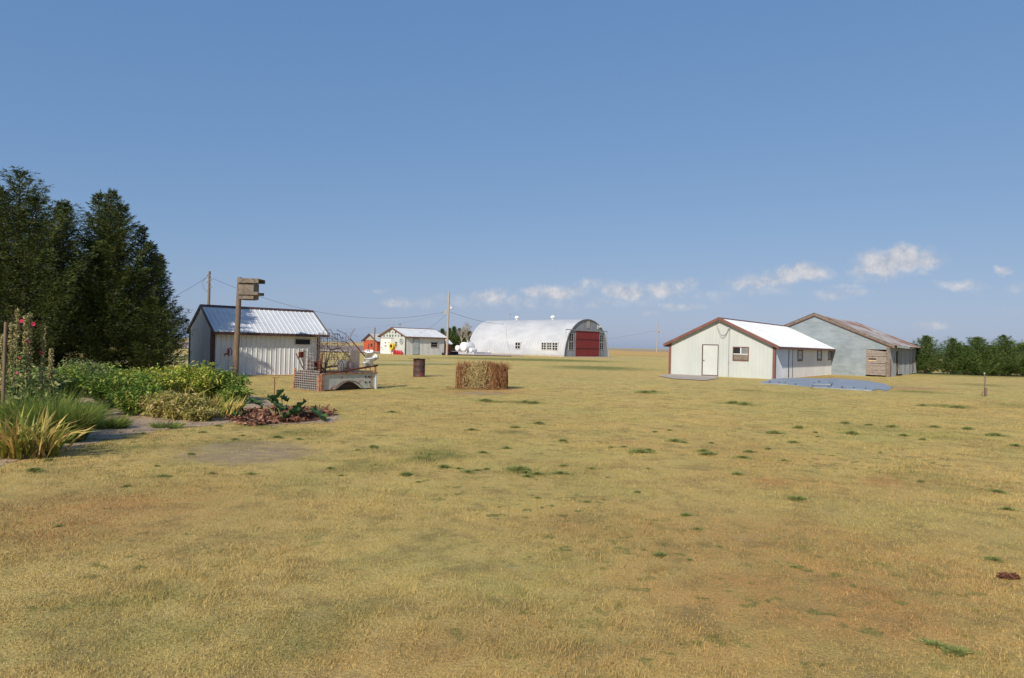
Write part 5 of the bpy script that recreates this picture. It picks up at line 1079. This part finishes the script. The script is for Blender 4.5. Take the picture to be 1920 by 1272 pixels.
def big_leaf(t, base, tip, W, cup=.2, droop=.25, seed=0):
    """ruffled heart-shaped blade on a stalk"""
    base, tip = Vector(base), Vector(tip); d = (tip - base); L = d.length; dn = d.normalized(); s = dn.cross(Vector((0, 0, 1)))
    if s.length < .1: s = Vector((1, 0, 0))
    s.normalize(); nn = s.cross(dn); rr = random.Random(seed); ph = rr.uniform(0, 6); nu, nv = 12, 10; vs = []
    for i in range(nu + 1):
        u = i / nu; w = W * (math.sin(math.pi * min(1, u * .86 + .16)) ** .6) * (1 - .15 * u)
        for j in range(nv + 1):
            v = j / nv * 2 - 1; c = base + dn * L * (u - .12 * abs(v) * (1 - u)) + s * w * v * .5
            c += nn * (cup * W * v * v * .5 + .035 * abs(v) ** 2 * math.sin(u * 17 + ph + v * 2) + .018 * math.sin(v * 9 + u * 9 + ph)) ; c.z -= droop * L * u * u; c.z = max(c.z, .03); vs.append(c)
    me = bpy.data.meshes.new('leaf'); me.from_pydata([tuple(v) for v in vs], [], [(i * (nv + 1) + j, (i + 1) * (nv + 1) + j, (i + 1) * (nv + 1) + j + 1, i * (nv + 1) + j + 1) for i in range(nu) for j in range(nv)])
    me.polygons.foreach_set('use_smooth', [True] * len(me.polygons)); at = me.attributes.new('rnd', 'FLOAT', 'POINT'); at.data.foreach_set('value', [rr.uniform(.3, .9)] * len(vs)); me.update(); return link('leaf', me, M['rhub'], t)
rc = G(530, 788); rb = empty('rhubarb_plant', rc, 0, 'big-leaved dark green rhubarb plant on the red-brown mulch', 'plant'); Yr = rc.y
def rp_(px, py, dy=0): p = A(px, py, Yr + dy); return p - rc
for i, (b0_, b1_, W_, dy, dr_) in enumerate([((513, 752), (533, 731), .36, .05, .0), ((512, 750), (501, 741), .28, .0, .1), ((528, 768), (506, 750), .36, -.1, .0), ((556, 768), (575, 748), .42, .2, .15), ((548, 775), (568, 768), .42, -.15, .1),
        ((586, 770), (612, 786), .46, -.1, .25), ((540, 778), (528, 789), .30, -.25, .0), ((520, 770), (540, 765), .36, .2, .1), ((488, 760), (462, 744), .30, .3, .15), ((438, 780), (462, 776), .25, -.1, .0), ((545, 770), (556, 779), .3, -.2, .1), ((528, 745), (540, 752), .3, .15, .1)]):
    b0v, b1v = rp_(*b0_, dy), rp_(*b1_, dy); b0v.z = max(.04, b0v.z)
    big_leaf(rb, b0v, b1v, W_, .25, dr_, i)
    if i not in (9,): e = MB(); e.tube([(0 + (b0v.x) * .1, 0, .02), Vector((b0v.x * .6, b0v.y * .6, b0v.z * .7 + .03)), b0v], [.014, .011, .008], 6); e.build('stalk', M['stem'], rb)
e = MB(); p = G(513.5, 772); tpx = A(514, 708.5, p.y) - p; e.tube([(0, 0, 0), (0, 0, tpx.z)], .012, 6); e.bar((-.06, 0, tpx.z), (.10, 0, tpx.z), .012); tag(e.build('garden_stake', M['rust']), 'thin rusty T-shaped stake behind the rhubarb', 'stake').location = p

# ------------------------------------------------------------------ weeds on the lawn
def weed_mesh(seed, n, r):
    global rng
    keep = rng; rng = np.random.default_rng(seed); a = rng.random(n) * 6.283; q_ = np.minimum(1.1, np.abs(rng.normal(size=n)) * .5) * (1 + .5 * np.sin(a * 2 + seed) + .3 * np.sin(a * 3 + seed * 2))
    P0 = np.stack([np.cos(a) * q_ * r * .8, np.sin(a) * q_ * r * .8, .005 + .03 * (1 - q_)], 1); D = np.stack([np.cos(a), np.sin(a), .7 + rng.random(n) * 1.1], 1) + rng.normal(size=(n, 3)) * .4
    o = np_mesh('weed_clump', leaves(P0, D, rng.uniform(.05, .09, n), rng.uniform(.006, .014, n)), 4, M['weed'], None, {'rnd': rng.random(n)}); rng = keep; return o
protos = [weed_mesh(i, 420, .16) for i in range(4)]
W_ = [(1237, 1043, 1.15, 'largest dark green weed clump in the right centre foreground'), (1798, 1228, 1.0, 'dark green weed clump at the bottom right corner'), (1757, 1213, .6, 'small weed clump just left of the bottom right one'), (1307, 994, .8, 'weed clump up and right of the largest foreground clump'),
    (1494, 938, 1.2, 'dark weed clump in the right middle of the lawn'), (1286, 968, .6, None), (1293, 1051, .45, 'tiny weed just right of the largest foreground clump'), (1491, 1065, .4, None), (1866, 1052, .6, None), (1349, 1026, .35, None),
    (64, 885, 1.1, 'wide green weed clump at the left, below the iris leaves'), (358, 853, 1.1, 'green weed clump left of the bare soil patch'), (306, 895, .9, None), (237, 913, .5, None), (294, 875, .7, None), (268, 815, .9, 'bluish weed clump at the edge of the garden dirt'), (397, 889, .5, None), (470, 890, .8, None), (110, 988, .4, None), (92, 865, .7, None),
    (762, 892, 1.3, None), (878, 887, .9, None), (894, 883, .8, None), (912, 881, .7, None), (972, 884, 1.5, 'longest green weed patch in the middle of the lawn'), (985, 888, 1.4, None), (990, 895, .9, None), (1008, 891, .8, None), (1057, 875, 1.0, None), (1050, 890, 1.1, None), (832, 878, .9, None), (620, 880, .9, None),
    (1055, 828, .9, None), (1062, 831, .8, None), (1170, 839, .7, None), (1145, 840, .6, None), (1228, 811, 1.0, None), (1255, 808, .8, None), (1265, 829, 1.2, None), (1282, 831, 1.0, None), (1498, 804, 1.6, None), (1452, 814, 1.3, None), (1529, 812, .9, None), (1597, 815, 1.6, None), (1630, 798, 1.6, None), (1585, 795, 1.6, None), (1672, 802, 1.3, None), (1752, 802, 1.8, None), (1815, 806, 1.6, None),
    (1866, 818, 1.4, None), (1904, 838, 1.8, None), (1319, 848, 1.2, None), (1328, 854, 1.1, None), (1405, 849, 1.3, None), (1393, 860, 1.0, None), (1334, 832, 1.1, None), (1487, 831, 1.2, None), (1200, 850, 1.3, None), (1215, 846, 1.5, None), (1440, 843, .8, None), (1382, 891, .8, None), (1726, 904, .9, None), (1871, 924, .9, None), (1889, 957, .7, None), (1730, 825, 1.0, None), (1695, 818, 1.1, None), (1533, 820, .9, None),
    (1100, 942, .5, None), (1195, 924, .5, None), (1108, 940, .3, None), (1008, 935, .5, None), (1010, 796, 1.2, None), (966, 803, 1.4, None), (885, 808, 1.2, None), (910, 754, 1.8, None), (985, 755, 1.8, None), (1000, 757, 1.6, None), (1560, 855, .6, None), (640, 893, .5, None), (700, 840, .9, None), (670, 845, .8, None), (735, 774, 1.2, None), (1210, 738, 2.0, None), (1225, 735, 1.8, None), (1375, 757, 2.0, None), (1395, 760, 1.8, None), (1730, 762, 2.0, None), (1795, 766, 2.0, None),
    (440, 825, 1.1, None), (560, 825, .9, None), (520, 822, 1.0, None), (455, 818, .9, None), (380, 812, .8, None), (410, 800, .8, None), (860, 880, .8, None), (950, 842, .9, None), (905, 850, .7, None), (785, 905, .5, None), (1110, 880, .6, None), (1140, 896, .5, None), (1215, 880, .5, None), (1470, 865, .6, None), (1650, 850, .7, None)]
for i, (px, py, s_, lab) in enumerate(W_):
    o = protos[i] if i < 4 else protos[i % 4].copy()
    if i >= 4: COL.objects.link(o)
    o.location = G(px, py); k = s_ * (.38 + .38 * ((i * 37) % 11) / 10); o.scale = (k * (1.0 + .5 * ((i * 7) % 5) / 4), k, k * .75); o.rotation_euler = (0, 0, i * 1.3 if s_ < 1 else .25 * math.sin(i))
    tag(o, lab or 'one of the scattered small dark green weed tufts on the dry lawn', 'weed', 'green weeds scattered over the lawn')
p = G(1891, 1087); n = 160; P0 = np.stack([p.x + (rng.random(n) - .5) * .12, p.y + (rng.random(n) - .5) * .025, .015 + rng.random(n) * .03], 1)
o = np_mesh('dead_leaf', leaves(P0, rng.normal(size=(n, 3)) * np.array([1, .4, .3]), .035, .015), 4, surf('dark_red_dead_leaf', (.10, .04, .022), (.17, .07, .04), .8, 8), None, {'rnd': rng.random(n)}); tag(o, 'curled dark red-brown dead leaf lying at the right edge of the lawn', 'leaf')

# ------------------------------------------------------------------ light and sky
SUN_AZ, SUN_EL = R(208), R(32.5)
sdir = Vector((math.sin(SUN_AZ) * math.cos(SUN_EL), math.cos(SUN_AZ) * math.cos(SUN_EL), math.sin(SUN_EL)))
sl_ = bpy.data.lights.new('sun', 'SUN'); sl_.energy = 4.8; sl_.angle = R(.53); sl_.color = (1.0, .915, .79)
so = bpy.data.objects.new('sun', sl_); COL.objects.link(so); so.rotation_euler = (-sdir).to_track_quat('-Z', 'Y').to_euler(); so.location = (0, 0, 30)
wd = bpy.data.worlds.new('World'); sc.world = wd; wd.use_nodes = True; nt = wd.node_tree; bg = nt.nodes['Background']
sky = nt.nodes.new('ShaderNodeTexSky'); sky.sky_type = 'NISHITA'; sky.sun_disc = False; sky.sun_elevation = SUN_EL; sky.sun_rotation = SUN_AZ
sky.altitude = 900; sky.air_density = 1.0; sky.dust_density = 1.6; sky.ozone_density = 1.5
SKYS = .10
tc = nt.nodes.new('ShaderNodeTexCoord'); sep = nt.nodes.new('ShaderNodeSeparateXYZ'); nt.links.new(tc.outputs['Generated'], sep.inputs[0])
az = mth(nt, 'ARCTAN2', sep.outputs[0], sep.outputs[1]); el = mth(nt, 'ARCSINE', sep.outputs[2])
cmb = nt.nodes.new('ShaderNodeCombineXYZ'); nt.links.new(az, cmb.inputs[0]); nt.links.new(el, cmb.inputs[1])
def warp(scale, amt, src):
    n_ = nt.nodes.new('ShaderNodeTexNoise'); n_.inputs['Scale'].default_value = scale; n_.inputs['Detail'].default_value = 5; n_.inputs['Roughness'].default_value = .6; nt.links.new(cmb.outputs[0], n_.inputs['Vector'])
    s_ = nt.nodes.new('ShaderNodeVectorMath'); s_.operation = 'SUBTRACT'; nt.links.new(n_.outputs['Color'], s_.inputs[0]); s_.inputs[1].default_value = (.5, .5, .5)
    m_ = nt.nodes.new('ShaderNodeVectorMath'); m_.operation = 'MULTIPLY'; nt.links.new(s_.outputs[0], m_.inputs[0]); m_.inputs[1].default_value = (amt, amt * .6, 0)
    a_ = nt.nodes.new('ShaderNodeVectorMath'); a_.operation = 'ADD'; nt.links.new(src, a_.inputs[0]); nt.links.new(m_.outputs[0], a_.inputs[1]); return a_.outputs[0]
wv = warp(26, .045, warp(90, .012, cmb.outputs[0]))
CL = [(1680, 492, 58, 17, 1.0), (1650, 506, 50, 11, .8), (1690, 478, 26, 14, .8), (1730, 492, 34, 14, .7), (1508, 510, 36, 13, .85), (1470, 516, 30, 15, .7), (1430, 526, 45, 11, .6), (1385, 532, 28, 11, .5), (1240, 543, 34, 12, .65), (1270, 535, 30, 10, .45), (1298, 528, 12, 7, .5), (1170, 545, 34, 13, .75), (1150, 540, 20, 9, .5),
      (1040, 548, 46, 11, .7), (1000, 547, 24, 9, .6), (1105, 536, 24, 10, .45), (920, 558, 32, 12, .6), (955, 562, 50, 9, .4), (800, 566, 24, 8, .35), (850, 562, 40, 8, .3), (745, 570, 22, 7, .5), (712, 543, 10, 4, .3), (1800, 536, 34, 8, .5), (1812, 530, 14, 6, .4), (1872, 509, 15, 6, .55), (1912, 543, 20, 9, .35), (1746, 612, 22, 6, .5),
      (1600, 547, 28, 6, .4), (1560, 552, 34, 8, .45), (1275, 574, 34, 6, .5), (1120, 570, 34, 8, .35), (1215, 590, 20, 6, .35), (1735, 517, 14, 7, .35), (1580, 535, 30, 6, .3), (1900, 585, 26, 5, .25), (1060, 575, 60, 8, .2), (1360, 575, 40, 6, .15), (1000, 565, 90, 12, .30), (1180, 560, 80, 12, .28), (1440, 545, 60, 9, .30), (880, 572, 60, 8, .28), (1330, 556, 40, 8, .28), (1640, 522, 60, 6, .3)]
acc = None; shade = None
for (px, py, rw, rh, op) in CL:
    d = ray(px, py); a0 = math.atan2(d.x, d.y); e0 = math.asin(d.z); ra = rw / F_PX * 1.4 * math.cos(a0) ** 2; re = rh / F_PX * 1.45 * math.cos(a0)
    s_ = nt.nodes.new('ShaderNodeVectorMath'); s_.operation = 'SUBTRACT'; nt.links.new(wv, s_.inputs[0]); s_.inputs[1].default_value = (a0, e0, 0)
    m_ = nt.nodes.new('ShaderNodeVectorMath'); m_.operation = 'MULTIPLY'; nt.links.new(s_.outputs[0], m_.inputs[0]); m_.inputs[1].default_value = (1 / ra, 1 / re, 0)
    l_ = nt.nodes.new('ShaderNodeVectorMath'); l_.operation = 'LENGTH'; nt.links.new(m_.outputs[0], l_.inputs[0])
    v_ = mth(nt, 'MULTIPLY', mth(nt, 'SUBTRACT', 1.32, l_.outputs['Value'], clamp=True), op)
    acc = v_ if acc is None else mth(nt, 'MAXIMUM', acc, v_)
nz = nt.nodes.new('ShaderNodeTexNoise'); nz.inputs['Scale'].default_value = 55; nz.inputs['Detail'].default_value = 7; nz.inputs['Roughness'].default_value = .62; nt.links.new(cmb.outputs[0], nz.inputs['Vector'])
den = mth(nt, 'MULTIPLY', acc, mth(nt, 'ADD', .35, mth(nt, 'MULTIPLY', nz.outputs['Fac'], 1.5)))
mr = nt.nodes.new('ShaderNodeMapRange'); mr.interpolation_type = 'SMOOTHSTEP'; nt.links.new(den, mr.inputs[0]); mr.inputs[1].default_value = .02; mr.inputs[2].default_value = .95; mr.inputs[4].default_value = .92
ccol = mixc(nt, ramp(nt, nz.outputs['Fac'], [(.35, 0.0), (.65, 1.0)]), (4.3, 4.7, 5.6), (7.0, 6.9, 7.1))
spc = nt.nodes.new('ShaderNodeSeparateColor'); nt.links.new(sky.outputs[0], spc.inputs[0]); cbc = nt.nodes.new('ShaderNodeCombineColor')
for ci, (gm, kk) in enumerate(((.645, 5.15), (.448, 5.41), (.29, 6.90))):      # per-channel curves recolour the sky: flatter gradient from zenith to horizon
    nt.links.new(mth(nt, 'MULTIPLY', mth(nt, 'POWER', mth(nt, 'MULTIPLY', spc.outputs[ci], SKYS), gm), kk), cbc.inputs[ci])
skyc = cbc.outputs[0]
nt.links.new(mixc(nt, mr.outputs[0], skyc, ccol), bg.inputs['Color']); bg.inputs['Strength'].default_value = SKYS

sc.view_settings.view_transform = 'Standard'; sc.view_settings.look = 'None'; sc.view_settings.exposure = 0.0; sc.view_settings.gamma = 1
sc.render.engine = 'CYCLES'; sc.render.resolution_x = 1024; sc.render.resolution_y = 678
sc.cycles.max_bounces = 6; sc.cycles.transparent_max_bounces = 4
